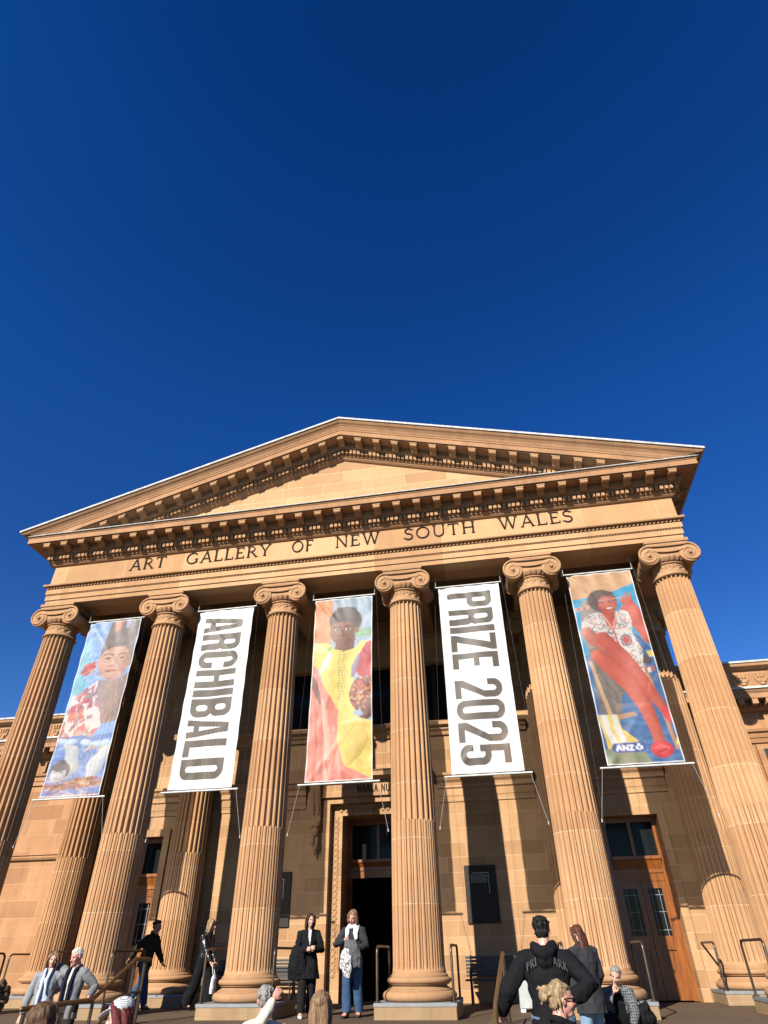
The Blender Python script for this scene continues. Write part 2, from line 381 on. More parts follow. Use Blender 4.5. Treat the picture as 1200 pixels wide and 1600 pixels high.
def base_mb():
    p = [(.16, .001)]
    for i in range(13):
        a = -90+180*i/12; p.append((.183+.023*math.cos(rad(a)), .0235+.0225*math.sin(rad(a))))
    p += [(.181, .0465), (.181, .051)]
    for i in range(9):
        a = 200+130*0+ (250-200)*0; t = i/8; p.append((.178-.021*math.sin(math.pi*t*.62)-.004*t, .052+.02*t))
    p += [(.166, .0725), (.166, .076)]
    for i in range(11):
        a = -90+180*i/10; p.append((.163+.0165*math.cos(rad(a)), .0905+.0145*math.sin(rad(a))))
    p += [(.162, .1055), (.162, .112)]
    for i in range(6): p.append((.1515+.0105*(1-math.sin(math.pi/2*i/5)), .1125+.0145*i/5))
    p += [(.14, .1275)]
    return MB().lathe(p, 64)
ZE, XE, YV = 2.569, .1436, .150
def volute_pts(sx, y):
    pts = []; rr = []
    for i in range(67):
        th = i/66*2.6*2*math.pi; r = .080*math.exp(-.118*th*1.0)
        a = math.pi/2-th                       # starts on top, turns outward and down
        pts.append((sx*(XE-r*math.cos(a)*-1), y, ZE+r*math.sin(a))); rr.append(max(.0035, .0095*(r/.08)**.8))
    return pts, rr
def capital_mb():
    m = MB()
    # carved necking, astragal, egg course
    def leaf(r, z, a): return r+.009*(max(0, math.sin(14*a+7*math.sin((z-2.43)*55)))**.6-.4)*math.sin(math.pi*min(1, max(0, (z-2.43)/.08)))
    m.lathe([(.118, 2.41), (.131, 2.412), (.135, 2.418), (.131, 2.425), (.125, 2.428)]+[(.125-.010*math.sin(math.pi/2*i/10)+.003*(i > 9), 2.43+.078*i/10) for i in range(11)]+[(.126, 2.51), (.126, 2.517), (.118, 2.519)], 128, rf=leaf)
    def egg(r, z, a): return r+(.007*abs(math.sin(12*a)) if 2.522 < z < 2.56 else 0)
    m.lathe([(.118, 2.518), (.130, 2.522)]+[(.130+.02*math.sin(math.pi/2*i/6), 2.524+.036*i/6) for i in range(7)]+[(.12, 2.562)], 144, rf=egg)
    m.box(-.1225, .1225, -.135, .135, 2.55, 2.652)
    for sy in (-1, 1):
        for sx in (-1, 1):
            c = (sx*XE, sy*YV, ZE)
            prof = [(.0, .012), (.062, .012), (.0715, .004), (.0715, -.03)]
            # disc behind the spiral
            n = 40; vs = []
            for r, dy in prof[1:]:
                for j in range(n):
                    a = 2*math.pi*j/n; vs.append((c[0]+r*math.cos(a), sy*(YV-.012+dy*.6), c[2]+r*math.sin(a)))
            fs = [(i*n+j, i*n+(j+1) % n, (i+1)*n+(j+1) % n, (i+1)*n+j) for i in range(2) for j in range(n)]+[tuple(range(n)), tuple(range(2*n, 3*n))]
            m.add(vs, fs)
            p, r = volute_pts(sx, sy*(YV-.004)); m.tube(p, r, 8)
            m.ell(c, (.0135, .012, .0135), n=12, m=8)
        # canalis between the scrolls: straight top rib, sagging lower rib, recessed band
        top = []; low = []
        for i in range(17):
            x = XE*(-1+2*i/16); q = 1-(x/XE)**2
            top.append((x, ZE+.080-.006*q)); low.append((x, ZE+.052-.030*q**.8 if abs(x) < XE else ZE+.052))
        m.prism(top+low[::-1], lambda u, v, t: (u, sy*t, v), YV-.035, YV-.012)
        m.tube([(x, sy*(YV-.004), z) for x, z in top], .0085, 8); m.tube([(x, sy*(YV-.005), z) for x, z in low], .0065, 8)
    for sx in (-1, 1):      # bolsters joining front and back scrolls
        pts = []; rr = []
        for i in range(25):
            t = -1+2*i/24; pts.append((sx*XE, t*(YV-.018), ZE)); rr.append(.050+.021*abs(t)**1.6+(.004 if abs(t) < .12 or .42 < abs(t) < .5 else 0))
        m.tube(pts, rr, 32)
    def rr_box(h, z0, z1): m.box(-h, h, -h, h, z0, z1)
    rr_box(.150, 2.6525, 2.668); rr_box(.158, 2.6685, 2.692)
    return m
me_base = base_mb().mesh('base', S); me_cap = capital_mb().mesh('capital', S)
for me, mt in ((me_base, m_carv), (me_cap, m_carv)):
    fix_normals(me); me.materials.append(mt); me.shade_smooth(); me.set_sharp_from_angle(angle=rad(38))
me_pl = MB().box(-.2184, .2184, -.2184, .2184, FZ-.002, -.0145).mesh('plinth', S); me_sl = MB().box(-.2205, .2205, -.2205, .2205, -.0148, 0.0006).mesh('slab', S)
me_pl.materials.append(m_plinth); me_sl.materials.append(m_slab)
COLS = [(x-2.5, 0) for x in range(6)]+[(-2.5, .985), (-1.5, .985), (1.5, .985), (2.5, .985)]
for x, y in COLS:
    c = empty('column', (x*S, y*S, 0), parent=bld)
    for nm, me in (('shaft', me_shaft), ('base', me_base), ('capital', me_cap), ('plinth', me_pl), ('plinth_slab', me_sl)):
        o = bpy.data.objects.new(nm, me); link(o); o.parent = c
        if nm == 'plinth': o.modifiers.new('b', 'BEVEL').width = .012

# --- entablature: profiles swept round front and both flanks
BACK = 1.30
def sweep(mb, prof, zfun=None, closed=True):
    n = len(prof); vs = []
    for d, z in prof: vs.append([(-2.5-d, BACK, z), (-2.5-d, -d, z), (2.5+d, -d, z), (2.5+d, BACK, z)])
    flat = [vs[i][k] for k in range(4) for i in range(n)]
    fs = [(k*n+i, k*n+(i+1) % n, (k+1)*n+(i+1) % n, (k+1)*n+i) for k in range(3) for i in range(n)]
    fs += [tuple(range(n)), tuple(3*n+i for i in range(n))]
    return mb.add(flat, fs)
def bpart(name, mb, m, **kw): return mb.build(name, m, bld, scale=S, **kw)
sm = dict(smooth=True, angle=30)
arch = bpart('architrave', sweep(MB(), [(-.135, 2.692), (.140, 2.692), (.140, 2.732), (.149, 2.7325), (.149, 2.775), (.143, 2.7755), (.143, 2.789), (.156, 2.7895), (.156, 2.832), (.147, 2.8325), (.147, 2.858), (.180, 2.859), (.184, 2.866), (.184, 2.8735), (.14, 2.8737), (-.135, 2.8737)]), m_ent)
for z, d, st, h in ((2.7822, .147, .022, .0105), (2.8455, .157, .030, .020)):      # rope moulding and bead course carved on the architrave
    mb = MB(); n = int((5+2*d)/st)
    for i in range(n):
        x = -2.5-d+(i+.5)*(5+2*d)/n
        mb.prism([(-.42*st, -.4*h), (-.1*st, -.5*h), (.42*st, .4*h), (.1*st, .5*h)], lambda u, v, t: (x+u, -d-t, z+v), -.006, .0055)
    mb.build('carved_bead', m_carv, arch, scale=S)
fr = bpart('frieze', sweep(MB(), [(-.13, 2.8735), (.148, 2.8735), (.148, 3.067), (-.13, 3.067)]), m_ent)
CORN = [(.10, 3.0672), (.152, 3.068), (.156, 3.070), (.164, 3.073), (.176, 3.084), (.183, 3.096), (.190, 3.097), (.190, 3.153), (.224, 3.155), (.226, 3.163), (.238, 3.172), (.241, 3.215),
        (.338, 3.215), (.338, 3.224), (.350, 3.222), (.350, 3.268), (.355, 3.270), (.357, 3.283), (.10, 3.283)]
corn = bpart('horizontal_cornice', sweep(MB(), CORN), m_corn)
MSP = 2.66/16
def dentils(mb, dz=lambda x: 0, lim=None, side=True):
    n = int(round((5+2*.21)/.0369)); p = (5+2*.21)/n
    for i in range(n):
        x = -2.71+(i+.5)*p
        if lim and abs(x) > lim: continue
        z = dz(x); s = dz(x+.012)-dz(x-.012)
        mb.add([(x-.0125, -.188, 3.114+z-s/2), (x+.0125, -.188, 3.114+z+s/2), (x+.0125, -.221, 3.114+z+s/2), (x-.0125, -.221, 3.114+z-s/2), (x-.0125, -.184, 3.151+z-s/2), (x+.0125, -.184, 3.151+z+s/2), (x+.0125, -.221, 3.151+z+s/2), (x-.0125, -.221, 3.151+z-s/2)],
               [(0,1,2,3),(7,6,5,4),(0,4,5,1),(1,5,6,2),(2,6,7,3),(3,7,4,0)])
    if side:
        for sx in (-1, 1):
            for i in range(36):
                y = -.18+(i+.5)*p
                if y < 1.1: mb.box(*sorted((sx*2.688, sx*2.721)), y-.0125, y+.0125, 3.112, 3.151)
    return mb
dentils(MB()).build('dentil_course', m_carv, corn, scale=S)
def modillion_mb(slope=0):
    """scroll bracket: S-shaped underside, flat lit front; local x centre 0, sheared along the slope"""
    side = [(.238, 3.2155), (.334, 3.2155), (.335, 3.186), (.330, 3.179), (.318, 3.179), (.305, 3.185), (.285, 3.186), (.268, 3.175), (.255, 3.164), (.238, 3.162)]
    m = MB().prism(side, lambda u, v, t: (t, -u, v+slope*t), -.028, .028)
    m.prism([(.236, 3.2154), (.3365, 3.2154), (.3365, 3.204), (.236, 3.204)], lambda u, v, t: (t, -u, v+slope*t), -.033, .033)
    return m
me_mod = modillion_mb().mesh('modillion', S); fix_normals(me_mod); me_mod.materials.append(m_carv)
for i in range(33):
    o = bpy.data.objects.new('modillion', me_mod); link(o); o.parent = corn; o.location = ((i-16)*MSP*S, 0, 0)
for sx in (-1, 1):
    for i in range(8):
        o = bpy.data.objects.new('modillion', me_mod); link(o); o.parent = corn; o.rotation_euler = (0, 0, sx*math.pi/2)
        o.location = (sx*2.5*S, (-.0+i*MSP)*S, 0)
# white capping on the horizontal cornice
bpart('cornice_flashing', sweep(MB(), [(.10, 3.2834), (.370, 3.2836), (.370, 3.2895), (.30, 3.2963), (.10, 3.296)]), m_lead)
# --- pediment
SL = (4.211-3.3374)/2.9006
def rake(mb, prof, dz, clip=3.2965):
    n = len(prof); vs = []
    for k in (-1, 0, 1):
        for d, z in prof: vs.append((k*(2.5+d), -d, z+dz-SL*abs(k)*(2.5+d)))
    fs = [(k*n+i, k*n+(i+1) % n, (k+1)*n+(i+1) % n, (k+1)*n+i) for k in range(2) for i in range(n)]+[tuple(range(n)), tuple(2*n+i for i in range(n))]
    return mb.add(vs, fs)
def clipz(o, z):
    bm = bmesh.new(); bm.from_mesh(o.data)
    r = bmesh.ops.bisect_plane(bm, geom=bm.verts[:]+bm.edges[:]+bm.faces[:], plane_co=(0, 0, z*S), plane_no=(0, 0, 1), clear_inner=True)
    ed = [e for e in bm.edges if e.is_boundary]
    if ed: bmesh.ops.holes_fill(bm, edges=ed)
    bm.to_mesh(o.data); bm.free()
DZ = .822
tym = bpart('tympanum', MB().prism([(-2.2, 3.29), (2.2, 3.29), (2.2, 3.90-SL*2.2+.1), (0, 4.0), (-2.2, 3.90-SL*2.2+.1)], lambda u, v, t: (u, t, v), -.148, .1), m_tym)
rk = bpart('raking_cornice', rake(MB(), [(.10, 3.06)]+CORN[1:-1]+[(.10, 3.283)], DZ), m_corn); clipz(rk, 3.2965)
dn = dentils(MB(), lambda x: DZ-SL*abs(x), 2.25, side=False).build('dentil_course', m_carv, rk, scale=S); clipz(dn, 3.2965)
me_r = {}
for sg in (-1, 0, 1):
    me = modillion_mb(-sg*SL).mesh('modillion', S); fix_normals(me); me.materials.append(m_carv); me_r[sg] = me
for i in range(-13, 14):
    sg = (i > 0)-(i < 0); o = bpy.data.objects.new('modillion', me_r[sg]); link(o); o.parent = rk
    o.location = (i*MSP*S, 0, (DZ-SL*abs(i*MSP))*S)
SIMA = [(.30, 4.106), (.3555, 4.106), (.360, 4.113), (.366, 4.130), (.380, 4.150), (.392, 4.160), (.398, 4.170), (.401, 4.174), (.401, 4.186), (.30, 4.186)]
def simasweep(mb, prof):
    n = len(prof); vs = []
    for k in range(5):
        for d, z in prof:
            e = 2.5+d; zz = z-SL*e
            vs.append([(-e, BACK, zz), (-e, -d, zz), (0, -d, z), (e, -d, zz), (e, BACK, zz)][k])
    fs = [(k*n+i, k*n+(i+1) % n, (k+1)*n+(i+1) % n, (k+1)*n+i) for k in range(4) for i in range(n)]+[tuple(range(n)), tuple(4*n+i for i in range(n))]
    return mb.add(vs, fs)
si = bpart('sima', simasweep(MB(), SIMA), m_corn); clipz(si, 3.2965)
sf = bpart('pediment_flashing', simasweep(MB(), [(.30, 4.1863), (.414, 4.1863), (.414, 4.205), (.30, 4.205)]), m_lead)
bpart('roof', MB().add([(-2.82, -.12, 3.345), (0, -.12, 4.2), (2.82, -.12, 3.345), (-2.82, 4, 3.345), (0, 4, 4.2), (2.82, 4, 3.345)], [(0, 1, 4, 3), (1, 2, 5, 4), (0, 2, 1), (3, 4, 5), (0, 3, 5, 2)]), plain('slate_roof', (.12, .12, .13)))
# --- inscription
for wd, a, b in (('ART', -1.914, -1.560), ('GALLERY', -1.392, -.607), ('OF', -.440, -.236), ('NEW', -.062, .336), ('SOUTH', .520, 1.123), ('WALES', 1.288, 1.893)):
    k_ = (b-a)/sum(GL[c][0] for c in wd); x_ = a
    for c in wd:
        mb = MB(); text(mb, c, x_, x_+GL[c][0]*k_, 2.946, .112, -.148, depth=.006, bold=.85); mb.build('raised_letter', m_letter, fr, scale=S); x_ += GL[c][0]*k_
# --- portico interior: ceiling, beams, back wall with openings
bpart('ceiling', MB().box(-2.36, 2.36, .134, WY+.1, 2.86, 2.92), m_ceiling)
for x in (-1.5, -.5, .5, 1.5): bpart('ceiling_beam', MB().box(x-.12, x+.12, .136, WY-.002, 2.70, 2.858), m_ent)
def wallband(mb, x0, x1, z0, z1, openings):
    """wall between x0 and x1 in vertical strips around rectangular openings (ox0, ox1, oz0, oz1)"""
    xs = sorted({x0, x1}|{o[0] for o in openings}|{o[1] for o in openings})
    for a, b in zip(xs, xs[1:]):
        zs = [z0]
        for o in sorted(openings, key=lambda q: q[2]):
            if o[0] <= a and o[1] >= b: zs += [o[2], o[3]]
        zs.append(z1)
        for q, r in zip(zs[::2], zs[1::2]):
            if r > q+1e-6: mb.box(a, b, WY, WY+.14, q, r)
    return mb
DO = (-.262, .262, FZ-.01, W(0, 1.133)[1]); DR = (1.80, 2.215, FZ-.01, W(0, 1.035)[1]); DL = (-2.215, -1.80, FZ-.01, DR[3])
WIN = (-.80, .92, W(0, 1.845)[1], 2.40)
bpart('wall', wallband(MB(), -2.62, 2.62, FZ-.01, 2.9, [(-.3455, .3455, DO[2], DO[3]+.085), DR, DL, WIN]), m_wall)
# string courses on the back wall: moulded band over the doors, ledge below the upper window
def course(mb, prof, spans):
    for a, b in spans: mb.prism(prof, lambda u, v, t: (t, WY-u, v), a, b)
    return mb
z14 = W(0, 1.4)[1]; z12 = W(0, 1.2)[1]
P_band = [(-.01, z12-.01), (.008, z12-.01), (.012, z12+.03), (.016, z12+.034), (.018, z12+.085), (.03, z12+.095), (.032, z12+.13), (.05, z12+.15), (.06, z14-.03), (.075, z14-.02), (.075, z14), (-.01, z14+.012)]
for q in [(-2.34, -1.66), (-1.34, -.56), (.56, 1.34), (1.66, 2.34)]: course(MB(), P_band, [q]).build('string_course', m_wall, bld, scale=S)
zl = W(0, 1.815)[1]
bpart('window_ledge', course(MB(), [(-.01, zl-.10), (.02, zl-.10), (.03, zl-.075), (.05, zl-.06), (.055, zl-.04), (.085, zl-.03), (.09, zl), (-.01, zl+.006)], [(-1.34, 1.34)]), m_wall)
# upper window
wn = bpart('window', MB().box(WIN[0], WIN[1], WY+.08, WY+.1, WIN[2], WIN[3]), m_glass)
mb = MB()
for i in range(6):
    x = WIN[0]+(WIN[1]-WIN[0])*i/5; mb.box(x-.018, x+.018, WY+.045, WY+.0795, WIN[2], WIN[3])
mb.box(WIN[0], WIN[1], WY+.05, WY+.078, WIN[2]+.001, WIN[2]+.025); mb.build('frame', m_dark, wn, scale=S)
# central doorway: carved architrave, hood on consoles, inscription
dr = empty('doorway', parent=bld)
z0, z1 = FZ, DO[3]; fb = MB()
for sx in (-1, 1):
    fb.box(*sorted((sx*.262, sx*.345)), WY+.05, WY+.139, z0, z1+.0848); fb.box(*sorted((sx*.3458, sx*.40)), WY-.02, WY+.0, z0, z1+.13)
    fb.box(*sorted((sx*.250, sx*.2618)), WY+.035, WY+.138, z0, z1+.002)
fb.box(-.2618, .2618, WY+.05, WY+.139, z1+.0025, z1+.0847); fb.box(-.3456, .3456, WY-.02, WY, z1+.0855, z1+.13)
fb.build('door_frame', m_wall, dr, scale=S)
for sx in (-1, 1):
    cb = MB()
    for i in range(26):
        z = z0+.16+i*.041; cb.ell((sx*.3035, WY+.051, z), (.022, .007, .019), n=10, m=6); cb.ell((sx*.287, WY+.05, z+.02), (.010, .006, .011), n=8, m=5); cb.ell((sx*.32, WY+.05, z+.02), (.010, .006, .011), n=8, m=5)
    cb.build('carved_rosette', m_carv, dr, scale=S, smooth=True)
cb = MB()
for i in range(13): cb.ell((-.264+i*.044, WY+.05, z1+.042), (.016, .011, .018), n=10, m=6)
cb.build('carved_rosette', m_carv, dr, scale=S, smooth=True)
hb = MB(); hb.box(-.44, .44, WY-.045, WY, z1+.1305, z1+.25)
hb.prism([(0, z1+.25), (.07, z1+.252), (.09, z1+.268), (.12, z1+.272), (.125, z1+.30), (.14, z1+.315), (0, z1+.33)], lambda u, v, t: (t, WY-u, v), -.52, .52)
hd = hb.build('hood', m_wall, dr, scale=S)
mb = MB(); text(mb, 'NAALA NURA', -.115, .24, z1+.160, .055, WY-.045, depth=.005, serif=False); mb.build('lettering', m_letter, dr, scale=S)
for sx in (-1, 1):
    b = MB(); x = sx*.458; zt = z1+.248; zb = zt-.40
    b.prism([(.0, zt), (.095, zt), (.10, zt-.05), (.075, zt-.10), (.045, zt-.20), (.04, zt-.28), (.055, zt-.32), (.035, zt-.35), (0, zt-.36)], lambda u, v, t: (x+t, WY-u, v), -.036, .036)
    for q in (-.02, .02): b.tube([(x+q, WY-.085, zt-.07), (x+q, WY-.06, zt-.14), (x+q, WY-.047, zt-.24)], .008, 8)
    b.ell((x, WY-.055, zt-.315), (.038, .02, .03)); b.ell((x, WY-.05, zt-.37), (.03, .022, .04)); b.ell((x-.018, WY-.045, zt-.43), (.018, .016, .045)); b.ell((x+.016, WY-.045, zt-.45), (.016, .016, .05)); b.ell((x, WY-.04, zt-.50), (.012, .012, .04))
    b.build('console', m_carv, dr, scale=S, smooth=True)
# inner screen of the central door, set back in the vestibule
def screen(parent, x0, x1, zt, ys, transom, solid, name='inner_door', leaves=True):
    m = MB(); g = MB(); h = (transom[0]+transom[1])/2
    fw_ = .035
    m.box(x0, x0+fw_, ys, ys+.05, FZ, zt); m.box(x1-fw_, x1, ys, ys+.05, FZ, zt); m.box(x0+fw_, x1-fw_, ys, ys+.05, zt-fw_, zt)
    o = m.build(name, m_wood, parent, scale=S)
    t = MB().prism([(0, transom[0]), (.012, transom[0]), (.015, transom[0]+.05), (.022, transom[0]+.052), (.022, transom[0]+.075), (.04, transom[1]-.03), (.05, transom[1]-.02), (.05, transom[1]), (0, transom[1])], lambda u, v, t: (t, ys+.02-u, v), x0+fw_, x1-fw_)
    t.build('transom_moulding', m_wood, o, scale=S)
    g.box(x0+fw_, x1-fw_, ys+.03, ys+.036, transom[1], zt-fw_)
    g.build('transom_pane', m_glass, o, scale=S)
    mm = MB(); xm = (x0+x1)/2
    mm.box(xm-.012, xm+.012, ys+.005, ys+.029, transom[1]+.001, zt-fw_-.001); mm.build('mullion', m_wood, o, scale=S)
    if leaves:
        lf = MB(); pn = MB(); ld = MB()
        for a, b in ((x0+fw_, xm-.002), (xm+.002, x1-fw_)):
            y0, y1 = ys+.012, ys+.045; st = .036; z0_, zt_ = FZ+.004, transom[0]; zp = FZ+.31
            lf.box(a, a+st, y0, y1, z0_, zt_); lf.box(b-st, b, y0, y1, z0_, zt_); lf.box(a+st, b-st, y0, y1, zt_-.045, zt_); lf.box(a+st, b-st, y0, y1, zp-.03, zp+.05); lf.box(a+st, b-st, y0, y1, z0_, z0_+.075)
            lf.box(a+st, b-st, y0+.012, y1-.004, z0_+.075, zp-.03)
            for k in range(3): lf.box(a+st+.01+k*.014, b-st-.01-k*.014, y0+.011-k*.003, y0+.0125, z0_+.085+k*.014, zp-.04-k*.014)
            pn.box(a+st, b-st, y0+.014, y0+.019, zp+.05, zt_-.045)
            for q in (.22, .78): ld.box(a+st+(b-a-2*st)*q-.0016, a+st+(b-a-2*st)*q+.0016, y0+.0125, y0+.0138, zp+.05, zt_-.045)
            for q in (.12, .5, .86): ld.box(a+st, b-st, y0+.0122, y0+.0124, zp+.05+(zt_-.095-zp)*q-.0016, zp+.05+(zt_-.095-zp)*q+.0016)
        lf.build('door_leaf', m_wood, o, scale=S); pn.build('glass_pane', m_glass, o, scale=S); ld.build('leading', plain('lead_came', (.3, .3, .3), .5), o, scale=S)
    return o
screen(bld, DO[0], DO[1], DO[3], 1.42, (.72, .85), False, leaves=False, name='vestibule_screen')
# open timber leaf inside the central doorway
lf = MB().box(-.258, -.235, 1.20, 1.415, FZ+.003, .74); lf.box(-.234, -.229, 1.23, 1.39, .05, .30); lf.box(-.234, -.229, 1.23, 1.39, .36, .70); lf.build('open_door_leaf', m_wood, bld, scale=S)
for D in (DR, DL): screen(bld, D[0], D[1], D[3], 1.205, (.62, .78), True, name='door')
# reveals and dark rooms behind the openings
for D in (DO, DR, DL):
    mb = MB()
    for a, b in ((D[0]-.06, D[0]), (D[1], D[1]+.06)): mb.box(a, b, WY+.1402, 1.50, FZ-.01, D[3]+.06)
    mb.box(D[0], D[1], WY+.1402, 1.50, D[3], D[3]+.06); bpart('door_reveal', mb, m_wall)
for D in (DR, DL):       # flat stone architrave of the side doors
    f = MB(); k = .055
    f.box(D[0]-k, D[0]-.0005, WY-.018, WY+.0, FZ, D[3]+k); f.box(D[1]+.0005, D[1]+k, WY-.018, WY, FZ, D[3]+k); f.box(D[0]-.0005, D[1]+.0005, WY-.018, WY, D[3]+.0005, D[3]+k)
    f.build('door_surround', m_wall, bld, scale=S)
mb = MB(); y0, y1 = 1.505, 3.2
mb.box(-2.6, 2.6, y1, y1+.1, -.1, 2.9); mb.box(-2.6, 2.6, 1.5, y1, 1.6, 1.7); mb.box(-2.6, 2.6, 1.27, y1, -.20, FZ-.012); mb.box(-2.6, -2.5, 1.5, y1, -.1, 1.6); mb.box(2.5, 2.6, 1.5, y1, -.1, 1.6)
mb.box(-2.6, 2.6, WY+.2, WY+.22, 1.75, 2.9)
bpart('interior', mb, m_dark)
bpart('rear_block', MB().box(-2.5, 2.5, BACK+.01, 4, 1.72, 3.3), m_wing)
# --- wings left and right of the portico
GY = 1.18
for sx in (-1, 1):
    a, b = sorted((sx*2.62, sx*9))
    wm = MB().box(a, b, GY, GY+.5, -.36, 2.165)
    wg = bpart('wing_wall', wm, m_wing)
    def run(prof): return MB().prism(prof, lambda u, v, t: (t, GY-u, v), a, b)
    if sx < 0:
        run([(-.01, .915), (.02, .915), (.03, .93), (.03, .945), (.04, .95), (.04, .965), (-.01, .972)]).build('string_course', m_wing, wg, scale=S)
    run([(-.01, 1.53), (.015, 1.53), (.018, 1.565), (.025, 1.567), (.028, 1.60), (.045, 1.61), (.05, 1.63), (-.01, 1.635)]).build('architrave', m_wing, wg, scale=S)
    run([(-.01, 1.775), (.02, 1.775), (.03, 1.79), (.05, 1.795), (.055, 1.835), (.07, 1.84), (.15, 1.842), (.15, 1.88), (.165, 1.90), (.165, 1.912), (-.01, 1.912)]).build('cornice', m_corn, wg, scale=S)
    run([(-.01, 1.9125), (.178, 1.9125), (.178, 1.93), (-.01, 1.945)]).build('flashing', m_lead, wg, scale=S)
    run([(-.01, 2.125), (.02, 2.125), (.03, 2.14), (.055, 2.145), (.06, 2.17), (-.01, 2.17)]).build('parapet_coping', m_carv, wg, scale=S)
    run([(-.01, 2.1705), (.068, 2.1705), (.068, 2.186), (-.01, 2.19)]).build('coping_flashing', m_lead, wg, scale=S)
    tm = MB(); mm = MB(); sh_ = MB()
    for i in range(26):
        x = sx*(2.75+i*.105)
        mm.box(x-.022, x+.022, GY-.145, GY-.056, 1.80, 1.8415)
        for q in (-.03, -.01, .01, .03): tm.box(x+q+.045, x+q+.057, GY-.068, GY-.048, 1.797, 1.827)
    mm.build('modillion_course', m_carv, wg, scale=S); tm.build('dentil_course', m_carv, wg, scale=S)
    for i in range(12):
        x = sx*(2.74+i*.148)
        sh_.prism([(-.045, .05), (.045, .05), (.048, .0), (.02, -.045), (0, -.052), (-.02, -.045), (-.048, 0)], lambda u, v, t: (x+u, GY-t, 2.045+v), -.005, .012)
        for q in (-.022, 0, .022): sh_.tube([(x+q, GY-.014, 2.055), (x+q*1.5, GY-.02, 2.09)], [.009, .006], 6)
        sh_.ell((x-.015, GY-.014, 2.03), (.012, .008, .016), n=8, m=6); sh_.ell((x+.018, GY-.014, 2.025), (.012, .008, .014), n=8, m=6)
        sh_.box(x-.0735, x-.0705, GY-.006, GY+.001, 1.95, 2.125)
    sh_.build('carved_shield', m_carv, wg, scale=S)
    if sx < 0:
        t_ = MB(); text(t_, 'JI', -3.215, -3.085, 1.655, .085, GY, depth=.012); t_.build('name_lettering', m_letter, wg, scale=S)
    else:
        pm = MB(); pm.box(3.10, 4.1, GY-.03, GY-.0, 1.02, 1.515); p_ = pm.build('relief_frame', m_wing, wg, scale=S)
        rp = MB(); rp.box(3.145, 4.055, GY-.034, GY-.0302, 1.06, 1.48)
        random.seed(9)
        for i in range(60):
            x = random.uniform(3.17, 4.03); z = random.uniform(1.09, 1.42); rp.ell((x, GY-.036, z), (random.uniform(.012, .03), .02, random.uniform(.03, .07)), n=8, m=6)
        rp.build('bronze_relief', m_relief, wg, scale=S, smooth=True)

# ------------------------------------------------------------------ banners (painted on a fine grid of cloth)
BW, BZ0, BZ1 = .2365, 1.160, 2.548
NX, NZ = 150, 440
gx = np.linspace(0, 1, NX); gz = np.linspace(0, 1, NZ); U_, Vv = np.meshgrid(gx, gz)      # U across, Vv from the top down
AS = (BZ1-BZ0)/(2*BW)
def warp(seed, k=.012):
    r = np.random.RandomState(seed); a = np.zeros_like(U_); b = np.zeros_like(U_)
    for f in (9, 17, 31):
        p = r.rand(4)*6.28
        a += np.sin(U_*f+p[0]+1.7*np.sin(Vv*AS*f*.7+p[1]))*9/f; b += np.sin(Vv*AS*f+p[2]+1.7*np.sin(U_*f*.8+p[3]))*9/f
    return U_+k*a*.6, Vv+k*b*.6/AS
class Art:
    """a painting on the cloth: colour per grid point; every call may be limited to a mask and returns the mask it filled"""
    def __init__(s, c, seed=1, k=.012):
        s.c = np.ones((NZ, NX, 3))*np.array(c); s.u, s.v = warp(seed, k); s.r = np.random.RandomState(seed)
    def put(s, m, c, a=1.0, mask=None):
        if mask is not None: m = m & mask
        c = np.array(c); s.c[m] = s.c[m]*(1-a)+(c[m] if c.ndim == 3 else c)*a; return m
    def poly(s, pts, c, a=1.0, mask=None): return s.put(inpoly(s.u, s.v, pts), c, a, mask)
    def _e(s, cx, cy, rx, ry): return np.sqrt(((s.u-cx)/rx)**2+((s.v-cy)/ry)**2)
    def ell(s, cx, cy, rx, ry, c, a=1.0, mask=None): return s.put(s._e(cx, cy, rx, ry) < 1, c, a, mask)
    def ring(s, cx, cy, rx, ry, wd, c): return s.put(np.abs(s._e(cx, cy, rx, ry)-1) < wd/rx, c)
    def ball(s, cx, cy, rx, ry, lo, hi):
        d = s._e(cx, cy, rx, ry); t = np.clip(1-s._e(cx-.3*rx, cy-.3*ry, rx*1.35, ry*1.35)**1.5, 0, 1)[..., None]
        return s.put(d < 1, np.array(lo)*(1-t)+np.array(hi)*t)
    def _cap(s, pts, rr):
        best = np.full(s.u.shape, 9.); sgn = np.zeros(s.u.shape)
        for (x0, y0), (x1, y1), r0, r1 in zip(pts, pts[1:], rr, rr[1:]):
            dx, dy = x1-x0, (y1-y0)*AS; L = dx*dx+dy*dy+1e-9; px, py = s.u-x0, (s.v-y0)*AS
            t = np.clip((px*dx+py*dy)/L, 0, 1); r = r0+(r1-r0)*t; d = np.hypot(px-t*dx, py-t*dy)/r; k = ((px-t*dx)*.75+(py-t*dy)*.65)/r
            q = d < best; best = np.where(q, d, best); sgn = np.where(q, k, sgn)
        return best, sgn
    def limb(s, pts, rr, lo, hi):
        d, k = s._cap(pts, rr); t = np.clip(.62-.55*k-.35*d*d, 0, 1)[..., None]
        return s.put(d < 1, np.array(lo)*(1-t)+np.array(hi)*t)
    def stroke(s, pts, wd, c, a=1.0, mask=None): return s.put(s._cap(pts, [wd]*len(pts))[0] < 1, c, a, mask)
    def brush(s, n, box, cols, ln=.12, wd=.012, ang=(0, 180), a=.5, mask=None):
        for i in range(n):
            x = s.r.uniform(box[0], box[2]); y = s.r.uniform(box[1], box[3]); t = rad(s.r.uniform(*ang)); l = ln*s.r.uniform(.5, 1.2)
            s.stroke([(x, y), (x+l*.5*math.cos(t), y+l*.5*math.sin(t)/AS+.004), (x+l*math.cos(t), y+l*math.sin(t)/AS)], wd*s.r.uniform(.5, 1.3), cols[s.r.randint(len(cols))], a, mask)
